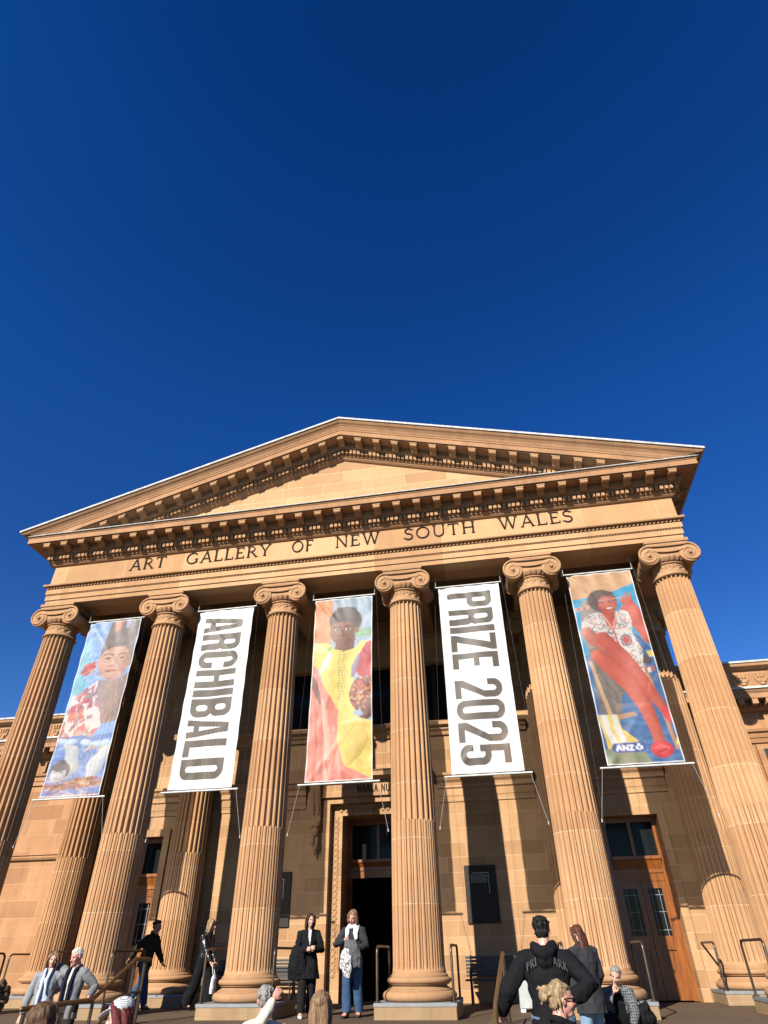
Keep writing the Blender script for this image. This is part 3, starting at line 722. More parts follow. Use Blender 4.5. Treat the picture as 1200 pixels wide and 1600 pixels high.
def rrect(x, y, x0, x1, y0, y1, r):
    cx, cy = (x0+x1)/2, (y0+y1)/2; qx = np.abs(x-cx)-(x1-x0)/2+r; qy = np.abs(y-cy)-(y1-y0)/2+r
    return np.hypot(np.maximum(qx, 0), np.maximum(qy, 0))+np.minimum(np.maximum(qx, qy), 0)-r < 0
def inpoly(x, y, pts):
    ins = np.zeros(x.shape, bool); n = len(pts)
    for i in range(n):
        x0, y0 = pts[i]; x1, y1 = pts[(i+1) % n]
        if y0 == y1: continue
        ins ^= ((y < y0) != (y < y1)) & (x < (x1-x0)*(y-y0)/(y1-y0)+x0)
    return ins
def glyph(ch, x, y, w_, h, t):
    b = (x >= 0) & (x <= w_) & (y >= 0) & (y <= h); R = t*1.15; r = t*.42
    bar = lambda x0, x1, y0, y1: (x >= x0) & (x <= x1) & (y >= y0) & (y <= y1)
    if ch == 'A': return inpoly(x, y, [(0, 0), (w_, 0), (.74*w_, h), (.26*w_, h)]) & ~inpoly(x, y, [(.33*w_, 0), (.67*w_, 0), (.645*w_, .15*h), (.355*w_, .15*h)]) & ~inpoly(x, y, [(.385*w_, .29*h), (.615*w_, .29*h), (.5*w_, .85*h)])
    if ch == 'I': return bar(0, w_, 0, h)
    if ch == 'L': return bar(0, t, 0, h) | bar(0, w_, 0, t*.95)
    if ch == 'H': return bar(0, t, 0, h) | bar(w_-t, w_, 0, h) | bar(0, w_, .45*h, .45*h+t*.95)
    if ch == 'E': return bar(0, t, 0, h) | bar(0, w_, 0, t*.95) | bar(0, w_, h-t*.95, h) | bar(0, .9*w_, .46*h, .46*h+t*.9)
    if ch == 'Z': return bar(0, w_, 0, t*.95) | bar(0, w_, h-t*.95, h) | (b & inpoly(x, y, [(0, t*.8), (t*1.15, t*.8), (w_, h-t*.8), (w_-t*1.15, h-t*.8)]))
    if ch in 'DB0':
        o = lambda y0, y1: (rrect(x, y, (0 if ch == '0' else -R*2), w_, y0, y1, R*1.15) & ~rrect(x, y, t, w_-t, y0+t*.9, y1-t*.9, r*1.2) & (x >= 0))
        return o(0, h) if ch in 'D0' else o(0, .54*h) | o(.47*h, h)
    if ch in 'PR':
        yb = .44*h
        m = bar(0, t, 0, h) | (rrect(x, y, -R*2, w_, yb, h, R) & ~rrect(x, y, t, w_-t, yb+t*.9, h-t*.9, r) & (x >= 0))
        if ch == 'R': m |= bar(.55*w_, .55*w_, 0, 0) | inpoly(x, y, [(w_-t*1.0, 0), (w_+.02*w_, 0), (w_-t*.05, yb), (w_-t*.55, yb+t*.8), (w_-t*1.25, yb+t*.4)])
        return m
    if ch == 'C': return rrect(x, y, 0, w_, 0, h, R*1.2) & ~rrect(x, y, t, w_-t, t*.9, h-t*.9, r*1.3) & ~bar(w_*.55, w_+1, .36*h, .64*h)
    if ch == '2':
        top = rrect(x, y, 0, w_, .5*h, h, R*1.2) & ~rrect(x, y, t, w_-t, .30*h, h-t*.9, r*1.3) & ((x > w_*.5) | (y > .70*h)) & (y > .66*h)
        dg = inpoly(x, y, [(0, t*.9), (0, 0), (t, t*.7), (w_, .62*h), (w_, .68*h), (w_-t, .68*h), (w_-t*1.05, .60*h), (0, t*1.2)])
        return top | dg | bar(0, w_, 0, t*.95)
    if ch == '5':
        low = rrect(x, y, 0, w_, 0, .62*h, R*1.2) & ~rrect(x, y, t, w_-t, t*.9, .62*h-t*.9, r*1.3) & ~bar(-1, w_*.5, .27*h, .62*h-t*.0-.001) 
        return low | bar(.04*w_, .04*w_+t*.95, .40*h, h) | bar(.04*w_, w_*.95, h-t*.95, h) | bar(.04*w_, w_*.55, .62*h-t*.9, .62*h)
    return np.zeros(x.shape, bool)
def words_art(s, u0, u1, v0, v1, seed):
    a = Art((.76, .77, .785), seed); h = (u1-u0)*2*BW; wid = {'I': .40, 'L': .86, ' ': .42, 'H': 1.04, 'D': 1.04, '0': 1.06, '2': 1.04, '5': 1.04, 'B': 1.04, 'Z': 1.0, 'E': .92}
    X = (U_-u0)*2*BW; Yv = (Vv-v0)*(BZ1-BZ0); gap = .115
    tot = sum(wid.get(c, 1.0) for c in s)+gap*(len(s)-1); k = (v1-v0)*(BZ1-BZ0)/tot; p = 0
    a.brush(60, (0, 0, 1, 1), [(.74, .76, .79), (.86, .87, .88)], .2, .05, (20, 160), .35)
    for c in s:
        w_ = wid.get(c, 1.0)*k
        if c != ' ': a.put(glyph(c, Yv-p*k, X, w_, h, .36*k if c != 'I' else .1), (.125, .105, .085))
        p += wid.get(c, 1.0)+gap
    return a
def art1():
    a = Art((.30, .45, .72), 3, .02)
    a.brush(150, (-.1, 0, 1, .45), [(.22, .38, .70), (.42, .58, .78), (.55, .68, .82), (.18, .30, .62)], .22, .02, (-60, 30), .5)
    a.limb([(.02, .14), (.06, .24), (.0, .46)], [.05, .12, .2], (.18, .45, .55), (.40, .68, .70)); a.brush(26, (0, .14, .2, .42), [(.18, .45, .60), (.45, .72, .75)], .15, .012, (-80, -50), .5)
    a.poly([(.12, .28), (.30, .255), (.33, .295), (.2, .345), (.07, .325)], (.52, .09, .08)); a.brush(16, (.08, .265, .28, .335), [(.72, .22, .12), (.4, .06, .07), (.7, .5, .15)], .09, .010, (-40, -5), .75)
    a.poly([(.44, -.01), (.96, -.01), (1.0, .30), (.36, .27), (.38, .18)], (.27, .235, .225)); a.limb([(.60, -.02), (.58, .07)], [.09, .05], (.55, .2, .15), (.68, .32, .24)); a.limb([(.78, -.02), (.77, .05)], [.06, .03], (.32, .34, .5), (.45, .48, .66))
    m = a.poly([(.40, .10), (.60, .06), (.92, .05), (1.0, .18), (.70, .165), (.36, .20)], (.25, .215, .205)); a.brush(50, (.38, .05, 1, .19), [(.30, .26, .25), (.21, .18, .175), (.34, .29, .28)], .16, .016, (60, 120), .4, m)
    f = a.ball(.66, .27, .29, .112, (.44, .235, .18), (.68, .43, .35)); a.brush(70, (.42, .19, .92, .37), [(.66, .42, .34), (.52, .29, .23), (.70, .48, .40), (.58, .32, .25)], .09, .016, (-30, 60), .35, f)
    a.poly([(.36, .205), (.42, .165), (.60, .15), (.92, .155), (.98, .20), (.80, .178), (.55, .182)], (.24, .195, .185))
    for cx in (.54, .79):
        a.ring(cx, .247, .105, .021, .007, (.30, .22, .20)); a.ell(cx, .247, .075, .010, (.46, .27, .21), .7); a.ell(cx, .248, .05, .0045, (.28, .16, .13)); a.ell(cx, .248, .02, .0042, (.10, .07, .06)); a.stroke([(cx-.08, .226), (cx, .219), (cx+.08, .226)], .011, (.26, .16, .13), .8)
    a.stroke([(.64, .243), (.69, .243)], .008, (.24, .17, .16)); a.limb([(.665, .245), (.655, .285)], [.03, .05], (.55, .30, .23), (.70, .44, .36)); a.ell(.645, .293, .06, .006, (.40, .2, .16), .7)
    a.ell(.66, .322, .10, .0095, (.50, .17, .15)); a.stroke([(.565, .321), (.66, .324), (.755, .320)], .006, (.30, .1, .1)); a.ell(.66, .337, .07, .006, (.62, .36, .29), .7)
    m = a.poly([(.46, .375), (.58, .385), (.72, .384), (1.05, .33), (1.05, .62), (.60, .63), (.52, .50)], (.33, .25, .23)); a.brush(60, (.45, .36, 1, .63), [(.42, .31, .28), (.26, .20, .19), (.55, .31, .26), (.36, .27, .25)], .16, .016, (65, 110), .45, m)
    m = a.poly([(.02, .47), (.30, .41), (.47, .375), (.52, .45), (.62, .56), (.72, .64), (.6, .71), (.0, .72)], (.74, .68, .66))
    for i in range(70):
        x, y = a.r.uniform(.0, .66), a.r.uniform(.40, .71); w0, h0 = a.r.uniform(.03, .075), a.r.uniform(.008, .019)
        cc = [(.60, .14, .11), (.48, .11, .12), (.66, .24, .16), (.32, .17, .18), (.42, .28, .24), (.58, .36, .32)][a.r.randint(6)]; t = a.r.uniform(-.02, .02)
        a.poly([(x-w0, y-h0+t), (x+w0*.8, y-h0*1.4), (x+w0, y+h0-t), (x-w0*.7, y+h0*1.2)], cc, .85, m)
    a.poly([(-.1, .72), (.3, .69), (.62, .70), (1.1, .68), (1.1, 1), (-.1, 1)], (.20, .30, .60)); a.brush(130, (-.1, .7, 1, .93), [(.13, .22, .53), (.3, .42, .70), (.40, .52, .76), (.24, .36, .66)], .2, .016, (-20, 60), .5)
    for x, y in ((.10, .715), (.27, .722), (.55, .728), (.74, .735), (.9, .74)): a.ball(x, y, .11, .017, (.34, .48, .70), (.62, .76, .88))
    a.ball(.90, .768, .11, .015, (.55, .45, .15), (.76, .66, .32)); a.limb([(.56, .775), (.66, .745), (.74, .755)], [.012, .03, .012], (.5, .38, .28), (.62, .52, .42))
    a.limb([(.18, .74), (.36, .79), (.40, .86), (.28, .92)], [.03, .13, .12, .04], (.42, .44, .46), (.70, .71, .70)); a.limb([(.92, .79), (.80, .85), (.74, .93)], [.10, .16, .06], (.42, .47, .54), (.70, .73, .74)); a.brush(40, (.2, .74, .95, .93), [(.5, .54, .6), (.66, .68, .7), (.34, .42, .62)], .12, .010, (30, 80), .35)
    a.ell(.215, .868, .185, .052, (.17, .17, .18)); f = a.ball(.20, .885, .15, .044, (.45, .45, .46), (.74, .74, .73)); a.ell(.20, .848, .17, .022, (.16, .16, .17))
    a.stroke([(.11, .876), (.15, .873), (.18, .877)], .009, (.22, .22, .23)); a.stroke([(.23, .877), (.27, .873), (.31, .876)], .009, (.22, .22, .23)); a.stroke([(.15, .905), (.20, .911), (.26, .905)], .009, (.28, .26, .27)); a.ell(.205, .893, .022, .006, (.5, .5, .5))
    a.poly([(-.1, .935), (.3, .94), (.5, .915), (1.1, .91), (1.1, .95), (.4, .97), (-.1, .97)], (.36, .17, .13)); a.brush(60, (0, .92, .9, 1.0), [(.55, .13, .13), (.2, .3, .6), (.58, .48, .26), (.3, .16, .14), (.7, .58, .58)], .13, .011, (-20, 30), .6)
    return a
def art3():
    a = Art((.36, .45, .55), 7, .008)
    a.brush(40, (.3, 0, 1.05, .25), [(.42, .52, .62), (.30, .40, .51), (.38, .47, .57)], .3, .03, (20, 90), .35)
    m = a.poly([(-.1, -.1), (.33, -.1), (.30, .20), (.33, .32), (-.1, .32)], (.76, .31, .15)); a.brush(34, (0, 0, .3, .3), [(.84, .40, .23), (.70, .25, .10), (.78, .34, .18)], .3, .028, (70, 110), .35, m)
    m = a.poly([(.62, .215), (.78, .205), (1.05, .20), (1.05, .245), (.7, .25)], (.22, .42, .26)); a.brush(30, (.62, .2, 1.0, .25), [(.15, .33, .18), (.34, .54, .34)], .06, .010, (0, 180), .6, m)
    a.ell(.54, .145, .285, .090, (.115, .088, .08)); a.brush(110, (.26, .05, .84, .22), [(.10, .075, .07), (.15, .12, .105), (.19, .155, .14)], .035, .012, (0, 180), .7, (a.u-.54)**2/.085+((a.v-.145)*AS)**2/.09 < 1)
    a.limb([(.55, .24), (.54, .30), (.54, .335)], [.16, .15, .18], (.155, .07, .05), (.30, .145, .095)); a.ell(.54, .335, .20, .018, (.24, .11, .075))
    f = a.ball(.49, .205, .215, .080, (.17, .075, .05), (.36, .175, .115)); a.ball(.74, .205, .04, .02, (.18, .08, .055), (.3, .14, .09)); a.brush(60, (.30, .14, .70, .28), [(.31, .15, .10), (.22, .10, .07), (.35, .18, .12)], .06, .014, (-40, 60), .3, f)
    a.poly([(.27, .175), (.34, .135), (.52, .118), (.70, .135), (.74, .185), (.66, .158), (.50, .148), (.36, .16)], (.12, .09, .08))
    for cx in (.40, .595):
        a.ell(cx, .199, .062, .0075, (.12, .06, .045)); a.ell(cx, .199, .05, .0058, (.66, .62, .57)); a.ell(cx+.006, .199, .022, .0058, (.04, .028, .025)); a.stroke([(cx-.075, .184), (cx, .179), (cx+.07, .184)], .009, (.08, .05, .04))
    a.limb([(.485, .20), (.475, .228)], [.022, .045], (.2, .095, .065), (.38, .19, .13)); a.ell(.445, .234, .014, .004, (.1, .05, .04)); a.ell(.505, .234, .014, .004, (.1, .05, .04)); a.ell(.48, .253, .075, .0075, (.36, .15, .12)); a.stroke([(.41, .252), (.48, .2545), (.55, .252)], .006, (.14, .06, .05))
    d = a.poly([(-.1, .285), (.08, .27), (.32, .285), (.36, .312), (.52, .33), (.70, .312), (.82, .275), (.98, .28), (.88, .33), (.74, .42), (.66, .55), (.72, .66), (.60, .71), (.36, .62), (.20, .52), (.12, .42), (-.1, .38)], (.78, .64, .17))
    a.brush(120, (.0, .28, .80, .68), [(.86, .75, .30), (.72, .55, .11), (.83, .70, .28), (.68, .50, .09)], .20, .010, (72, 108), .4, d); a.limb([(.04, .30), (.20, .31), (.30, .33)], [.10, .12, .06], (.62, .5, .1), (.84, .74, .34)); a.brush(20, (0, .28, .25, .38), [(.48, .52, .14), (.84, .78, .48), (.7, .5, .1)], .08, .008, (20, 60), .6, d)
    a.limb([(.30, .345), (.24, .39), (.18, .44)], [.035, .06, .03], (.56, .52, .50), (.74, .68, .68)); a.poly([(.25, .30), (.34, .295), (.33, .318), (.27, .32)], (.28, .46, .13))
    for q in (-.06, .055): a.stroke([(.49+q, .325), (.50+q, .45), (.51+q*.8, .60)], .006, (.66, .50, .12), .7)
    for i in range(18):
        y = .335+i*.0145
        for q in (-.03, .025): a.ell(.495+q+.012*math.sin(i*1.3), y, .012, .0036, [(.22, .26, .28), (.45, .22, .12), (.3, .38, .28)][i % 3])
    m = a.poly([(.80, .34), (.90, .285), (1.1, .27), (1.1, .55), (.84, .50), (.72, .44)], (.46, .04, .06)); a.brush(40, (.72, .28, 1, .52), [(.60, .07, .09), (.36, .025, .05), (.5, .045, .07)], .14, .018, (60, 120), .45, m); a.limb([(.78, .355), (.72, .42), (.68, .47)], [.03, .06, .03], (.2, .11, .2), (.38, .25, .36))
    f = a.ball(.86, .575, .23, .095, (.15, .05, .04), (.34, .13, .085)); a.brush(120, (.64, .45, 1.05, .64), [(.58, .13, .10), (.72, .29, .12), (.2, .08, .12), (.64, .56, .48), (.76, .42, .16), (.32, .06, .07)], .075, .012, (0, 180), .8, f)
    a.limb([(1.02, .64), (.93, .68), (.86, .715)], [.09, .075, .035], (.15, .07, .065), (.32, .17, .14))
    for k in range(4): a.limb([(.92-.03*k, .685+.004*k), (.86-.03*k, .715+.003*k)], [.022, .016], (.16, .075, .07), (.36, .19, .16))
    m = a.poly([(-.1, .38), (.06, .40), (.18, .50), (.40, .62), (.52, .68), (.50, .80), (.60, .92), (1.1, 1.03), (-.1, 1.1)], (.74, .26, .19))
    a.brush(110, (-.1, .44, .5, 1), [(.84, .42, .32), (.68, .17, .14), (.80, .33, .25), (.64, .12, .11), (.84, .48, .38)], .42, .022, (78, 108), .35, m); a.limb([(.22, .60), (.30, .78), (.33, 1.02)], [.03, .05, .06], (.8, .38, .28), (.88, .56, .45)); a.limb([(.06, .55), (.10, .8), (.08, 1.02)], [.03, .06, .06], (.66, .16, .13), (.80, .34, .26))
    a.limb([(-.02, .46), (.06, .51), (.12, .56), (.18, .61)], [.05, .05, .045, .015], (.14, .07, .065), (.30, .15, .125))
    m = a.poly([(.46, .66), (.58, .63), (.70, .68), (.9, .72), (1.1, .70), (1.1, 1.1), (.95, .99), (.58, .93), (.45, .80)], (.75, .58, .14)); a.brush(90, (.46, .64, 1.05, .99), [(.83, .68, .23), (.65, .46, .09), (.79, .62, .18), (.7, .51, .11)], .22, .014, (-10, 70), .35, m)
    a.limb([(.80, .80), (.70, .86), (.66, .91)], [.14, .14, .05], (.58, .40, .07), (.76, .57, .14)); a.limb([(.55, .72), (.75, .71), (1.0, .73)], [.03, .04, .03], (.72, .56, .16), (.86, .74, .34)); a.stroke([(.56, .76), (.66, .73), (.8, .74)], .007, (.56, .38, .07), .6)
    m = (a.v > .80) & (a.u < .46+(a.v-.92)*3.2) & (a.u > .2); a.brush(50, (.2, .82, .9, 1.02), [(.68, .14, .12), (.6, .1, .1), (.76, .28, .22)], .3, .022, (75, 110), .5, m & (a.v > .90))
    return a
def art5():
    a = Art((.06, .19, .40), 11, .005)
    m = a.poly([(-.1, -.1), (1.1, -.1), (1.1, .07), (.9, .09), (.7, .115), (.4, .14), (-.1, .15)], (.64, .38, .21)); a.brush(30, (0, 0, 1, .14), [(.70, .45, .28), (.56, .32, .17)], .3, .02, (-20, 30), .3, m)
    m = a.poly([(-.1, .15), (.4, .14), (.7, .112), (.9, .088), (1.1, .07), (1.1, .45), (-.1, .5)], (.06, .35, .56)); a.brush(40, (0, .1, 1, .48), [(.09, .42, .62), (.04, .29, .48)], .25, .03, (-20, 20), .35, m)
    m = a.poly([(-.1, .48), (.3, .44), (.9, .42), (1.1, .50), (1.1, 1.1), (-.1, 1.1)], (.06, .15, .33)); a.brush(110, (-.1, .45, 1, 1), [(.10, .24, .46), (.04, .11, .27), (.13, .28, .48), (.07, .17, .36)], .3, .016, (-8, 10), .4, m)
    a.limb([(.24, .20), (.20, .34), (.24, .48)], [.13, .16, .14], (.22, .19, .17), (.38, .33, .29)); a.poly([(.02, .20), (.34, .185), (.34, .205), (.03, .222)], (.55, .40, .34))
    for q in (.06, .15, .25): a.poly([(q, .199), (q+.04, .197), (q+.04, .212), (q, .215)], (.50, .16, .14))
    m = a.poly([(.08, .44), (.30, .42), (.55, .50), (.62, .64), (.40, .68), (.34, .80), (.06, .76)], (.20, .17, .145)); a.brush(60, (.05, .42, .6, .8), [(.25, .21, .18), (.15, .125, .11), (.30, .25, .22)], .2, .022, (50, 90), .4, m)
    a.poly([(.05, .50), (.10, .50), (.28, .92), (.22, .93)], (.58, .38, .22)); a.poly([(.10, .780), (.52, .762), (.55, .782), (.12, .803)], (.48, .27, .17)); a.limb([(.80, .52), (.88, .70), (.96, .94)], [.028, .028, .025], (.42, .19, .12), (.62, .34, .22))
    m = a.poly([(.02, .77), (.28, .77), (.30, .84), (.48, .90), (.06, .93)], (.72, .54, .16)); a.brush(20, (.02, .77, .4, .92), [(.62, .44, .1), (.8, .64, .26)], .14, .012, (60, 80), .35, m)
    for q in (.06, .19): a.poly([(q, .77), (q+.07, .77), (q+.09, .84), (q+.16, .91), (q+.08, .92), (q+.02, .85)], (.70, .68, .64))
    a.poly([(.70, .56), (.95, .545), (.96, .572), (.72, .588)], (.42, .14, .13))
    for q in (.76, .85): a.poly([(q, .556), (q+.045, .553), (q+.05, .578), (q+.005, .581)], (.66, .62, .58))
    a.limb([(.66, .52), (.80, .50), (.90, .52)], [.06, .08, .05], (.07, .05, .05), (.16, .11, .10)); a.limb([(.80, .40), (.88, .44)], [.08, .05], (.05, .10, .22), (.1, .2, .38))
    # raised arm and hand
    a.limb([(.80, .24), (.92, .31), (1.0, .405)], [.11, .115, .09], (.44, .075, .055), (.62, .16, .11)); a.limb([(.99, .40), (.94, .28), (.86, .195)], [.095, .085, .065], (.48, .085, .06), (.64, .17, .12)); a.ball(.83, .185, .085, .026, (.5, .1, .07), (.64, .19, .14))
    for x0, y0, x1, y1 in ((.85, .175, .83, .135), (.88, .18, .905, .142), (.80, .175, .77, .155), (.77, .185, .735, .175)): a.limb([(x0, y0), (x1, y1)], [.022, .016], (.5, .1, .07), (.64, .19, .14))
    # dress
    d = a.poly([(.07, .285), (.20, .245), (.36, .235), (.50, .262), (.70, .225), (.80, .245), (.82, .30), (.78, .36), (.86, .47), (.80, .545), (.66, .55), (.50, .44), (.42, .35), (.32, .352), (.06, .365)], (.66, .61, .57))
    for k in range(150):
        x, y = a.r.uniform(.06, .86), a.r.uniform(.24, .55); r = a.r.uniform(.018, .042); cc = [(.06, .06, .08), (.55, .09, .10), (.13, .15, .21), (.48, .10, .15), (.10, .2, .2), (.5, .3, .12)][a.r.randint(6)]; t0 = a.r.uniform(0, 6.28)
        a.stroke([(x+r*math.cos(t0+q), y+r*math.sin(t0+q)/AS) for q in (0, .8, 1.6, 2.4, 3.1)], .0065, cc, .8, d)
    a.ell(.67, .40, .055, .024, (.5, .09, .1)); a.ring(.67, .40, .07, .030, .008, (.1, .1, .14))
    m = a.poly([(.40, .245), (.62, .236), (.60, .30), (.52, .35), (.44, .31)], (.60, .13, .095)); a.stroke([(.41, .25), (.52, .338), (.62, .242)], .011, (.66, .46, .40)); a.stroke([(.52, .335), (.55, .42), (.68, .545)], .012, (.56, .09, .09)); a.limb([(.47, .235), (.52, .26)], [.07, .07], (.42, .08, .06), (.60, .16, .11))
    # arm across, thighs and shins
    a.limb([(.12, .345), (.22, .40), (.40, .455)], [.09, .09, .06], (.36, .10, .075), (.62, .19, .135)); a.ball(.43, .465, .07, .02, (.42, .1, .075), (.64, .2, .14))
    a.limb([(.34, .385), (.55, .49), (.70, .585), (.84, .70), (.93, .765)], [.11, .125, .10, .08, .055], (.42, .075, .05), (.62, .145, .10)); a.limb([(.92, .765), (.98, .80)], [.06, .07], (.5, .05, .06), (.74, .1, .1))
    a.limb([(.20, .475), (.38, .545), (.55, .625), (.68, .73), (.735, .84), (.75, .92)], [.10, .135, .125, .10, .08, .075], (.44, .08, .055), (.64, .155, .105)); a.ball(.755, .942, .15, .036, (.5, .03, .045), (.78, .10, .10))
    for k in range(4): a.ell(.70+.035*k, .952-.003*k, .015, .006, (.34, .04, .05)); 
    a.stroke([(.66, .935), (.76, .925), (.85, .938)], .012, (.80, .16, .15))
    # head
    a.ell(.46, .170, .225, .066, (.13, .095, .085)); a.brush(60, (.24, .10, .66, .25), [(.20, .15, .135), (.09, .065, .06), (.15, .11, .10)], .11, .010, (20, 100), .5, ((a.u-.46)/.225)**2+((a.v-.17)/.066)**2 < 1)
    f = a.ball(.525, .185, .15, .057, (.36, .075, .055), (.68, .21, .15)); a.brush(40, (.38, .13, .68, .24), [(.66, .2, .14), (.46, .1, .075), (.7, .26, .2)], .06, .012, (-30, 60), .3, f)
    a.poly([(.30, .155), (.36, .118), (.50, .104), (.64, .12), (.68, .155), (.58, .142), (.46, .145), (.40, .165), (.38, .205), (.33, .20)], (.14, .10, .09)); a.brush(24, (.3, .1, .66, .17), [(.24, .18, .16), (.1, .07, .06)], .10, .008, (10, 60), .5, a.v < .165-.06*np.abs(a.u-.5))
    for cx in (.455, .595): a.ell(cx, .174, .048, .0095, (.24, .05, .05)); a.ell(cx, .175, .026, .0045, (.6, .5, .46)); a.ell(cx, .175, .011, .0045, (.06, .03, .03))
    a.stroke([(.40, .168), (.52, .169), (.66, .162), (.75, .158)], .007, (.62, .36, .30)); a.limb([(.53, .175), (.54, .197)], [.018, .032], (.46, .10, .08), (.74, .27, .2)); a.ell(.535, .216, .066, .0095, (.36, .05, .05)); a.ell(.535, .214, .052, .0052, (.70, .60, .55)); a.limb([(.40, .205), (.46, .235), (.54, .243)], [.02, .03, .03], (.36, .07, .05), (.56, .14, .1))
    a.poly([(.0, .93), (.5, .93), (.62, 1.02), (.0, 1.02)], (.22, .25, .16)); a.poly([(.90, .47), (1.0, .465), (1.0, .50), (.93, .50)], (.70, .57, .12)); a.poly([(.97, .90), (1.02, .88), (1.02, .92), (.95, .925)], (.68, .62, .12))
    # sponsor lozenge
    x = (U_-.335)*2*BW; y = (Vv-.925)*(BZ1-BZ0)
    a.put(rrect(x, y, -.105, .105, -.031, .031, .031), (.045, .085, .34))
    def ln(pts, wd=.0052):
        m = np.zeros(x.shape, bool)
        for (p, q), (r, s_) in zip(pts, pts[1:]):
            dx, dy = r-p, s_-q; t = np.clip(((x-p)*dx+(y-q)*dy)/(dx*dx+dy*dy+1e-9), 0, 1); m |= (x-p-t*dx)**2+(y-q-t*dy)**2 < wd*wd
        a.put(m, (.8, .82, .85))
    ln([(-.078, .015), (-.064, -.013), (-.050, .015)]); ln([(-.036, .015), (-.036, -.013), (-.010, .015), (-.010, -.013)]); ln([(.003, -.013), (.027, -.013), (.003, .015), (.027, .015)])
    for dx, dy, rx, ry in ((.0, -.014, .010, .010), (-.014, .004, .009, .012), (.014, .004, .009, .012), (0, .014, .006, .006)):
        a.put(((x-.062-dx)/rx)**2+((y-dy)/ry)**2 < 1, (.8, .82, .85))
    return a
def cloth_material():
    t = NT('printed_banner_mesh'); a = t.n('ShaderNodeVertexColor', layer_name='paint'); tc = t.n('ShaderNodeTexCoord')
    n = t.noise(t.vmul(tc.outputs['Object'], (40, 40, 40)), 3, 4)
    c = t.mix(1.0, a.outputs['Color'], t.mix(t.ramp(n, .3, .7), (.93, .93, .93), (1.05, 1.05, 1.05)), 'MULTIPLY')
    df = t.n('ShaderNodeBsdfDiffuse'); tr = t.n('ShaderNodeBsdfTranslucent'); tp = t.n('ShaderNodeBsdfTransparent'); gl = t.n('ShaderNodeBsdfGlossy'); gl.inputs['Roughness'].default_value = .45
    t.l(c, df.inputs[0]); t.l(c, tr.inputs[0])
    m1 = t.n('ShaderNodeMixShader'); m1.inputs[0].default_value = .12; t.l(df.outputs[0], m1.inputs[1]); t.l(tr.outputs[0], m1.inputs[2])
    m3 = t.n('ShaderNodeMixShader'); m3.inputs[0].default_value = .02; t.l(m1.outputs[0], m3.inputs[1]); t.l(gl.outputs[0], m3.inputs[2])
    m2 = t.n('ShaderNodeMixShader'); m2.inputs[0].default_value = .13; t.l(m3.outputs[0], m2.inputs[1]); t.l(tp.outputs[0], m2.inputs[2])
    t.l(m2.outputs[0], t.out.inputs[0]); return t.m
m_cloth = cloth_material()
BAN = [(-2.003, art1(), 'tall banner painted with a bespectacled man in hat above blue waves, far left', .6),
       (-1.003, words_art('ARCHIBALD', .13, .83, .045, .955, 21), 'white banner with grey letters reading ARCHIBALD down its length', .2),
       (-.003, art3(), 'tall banner painted with a child in yellow dress on orange and blue ground', .9),
       (1.003, words_art('PRIZE 2025', .14, .85, .04, .965, 22), 'white banner with grey letters reading PRIZE 2025 down its length', .5),
       (1.995, art5(), 'tall banner painted with a red skinned woman lounging in deck chair by water', .1)]
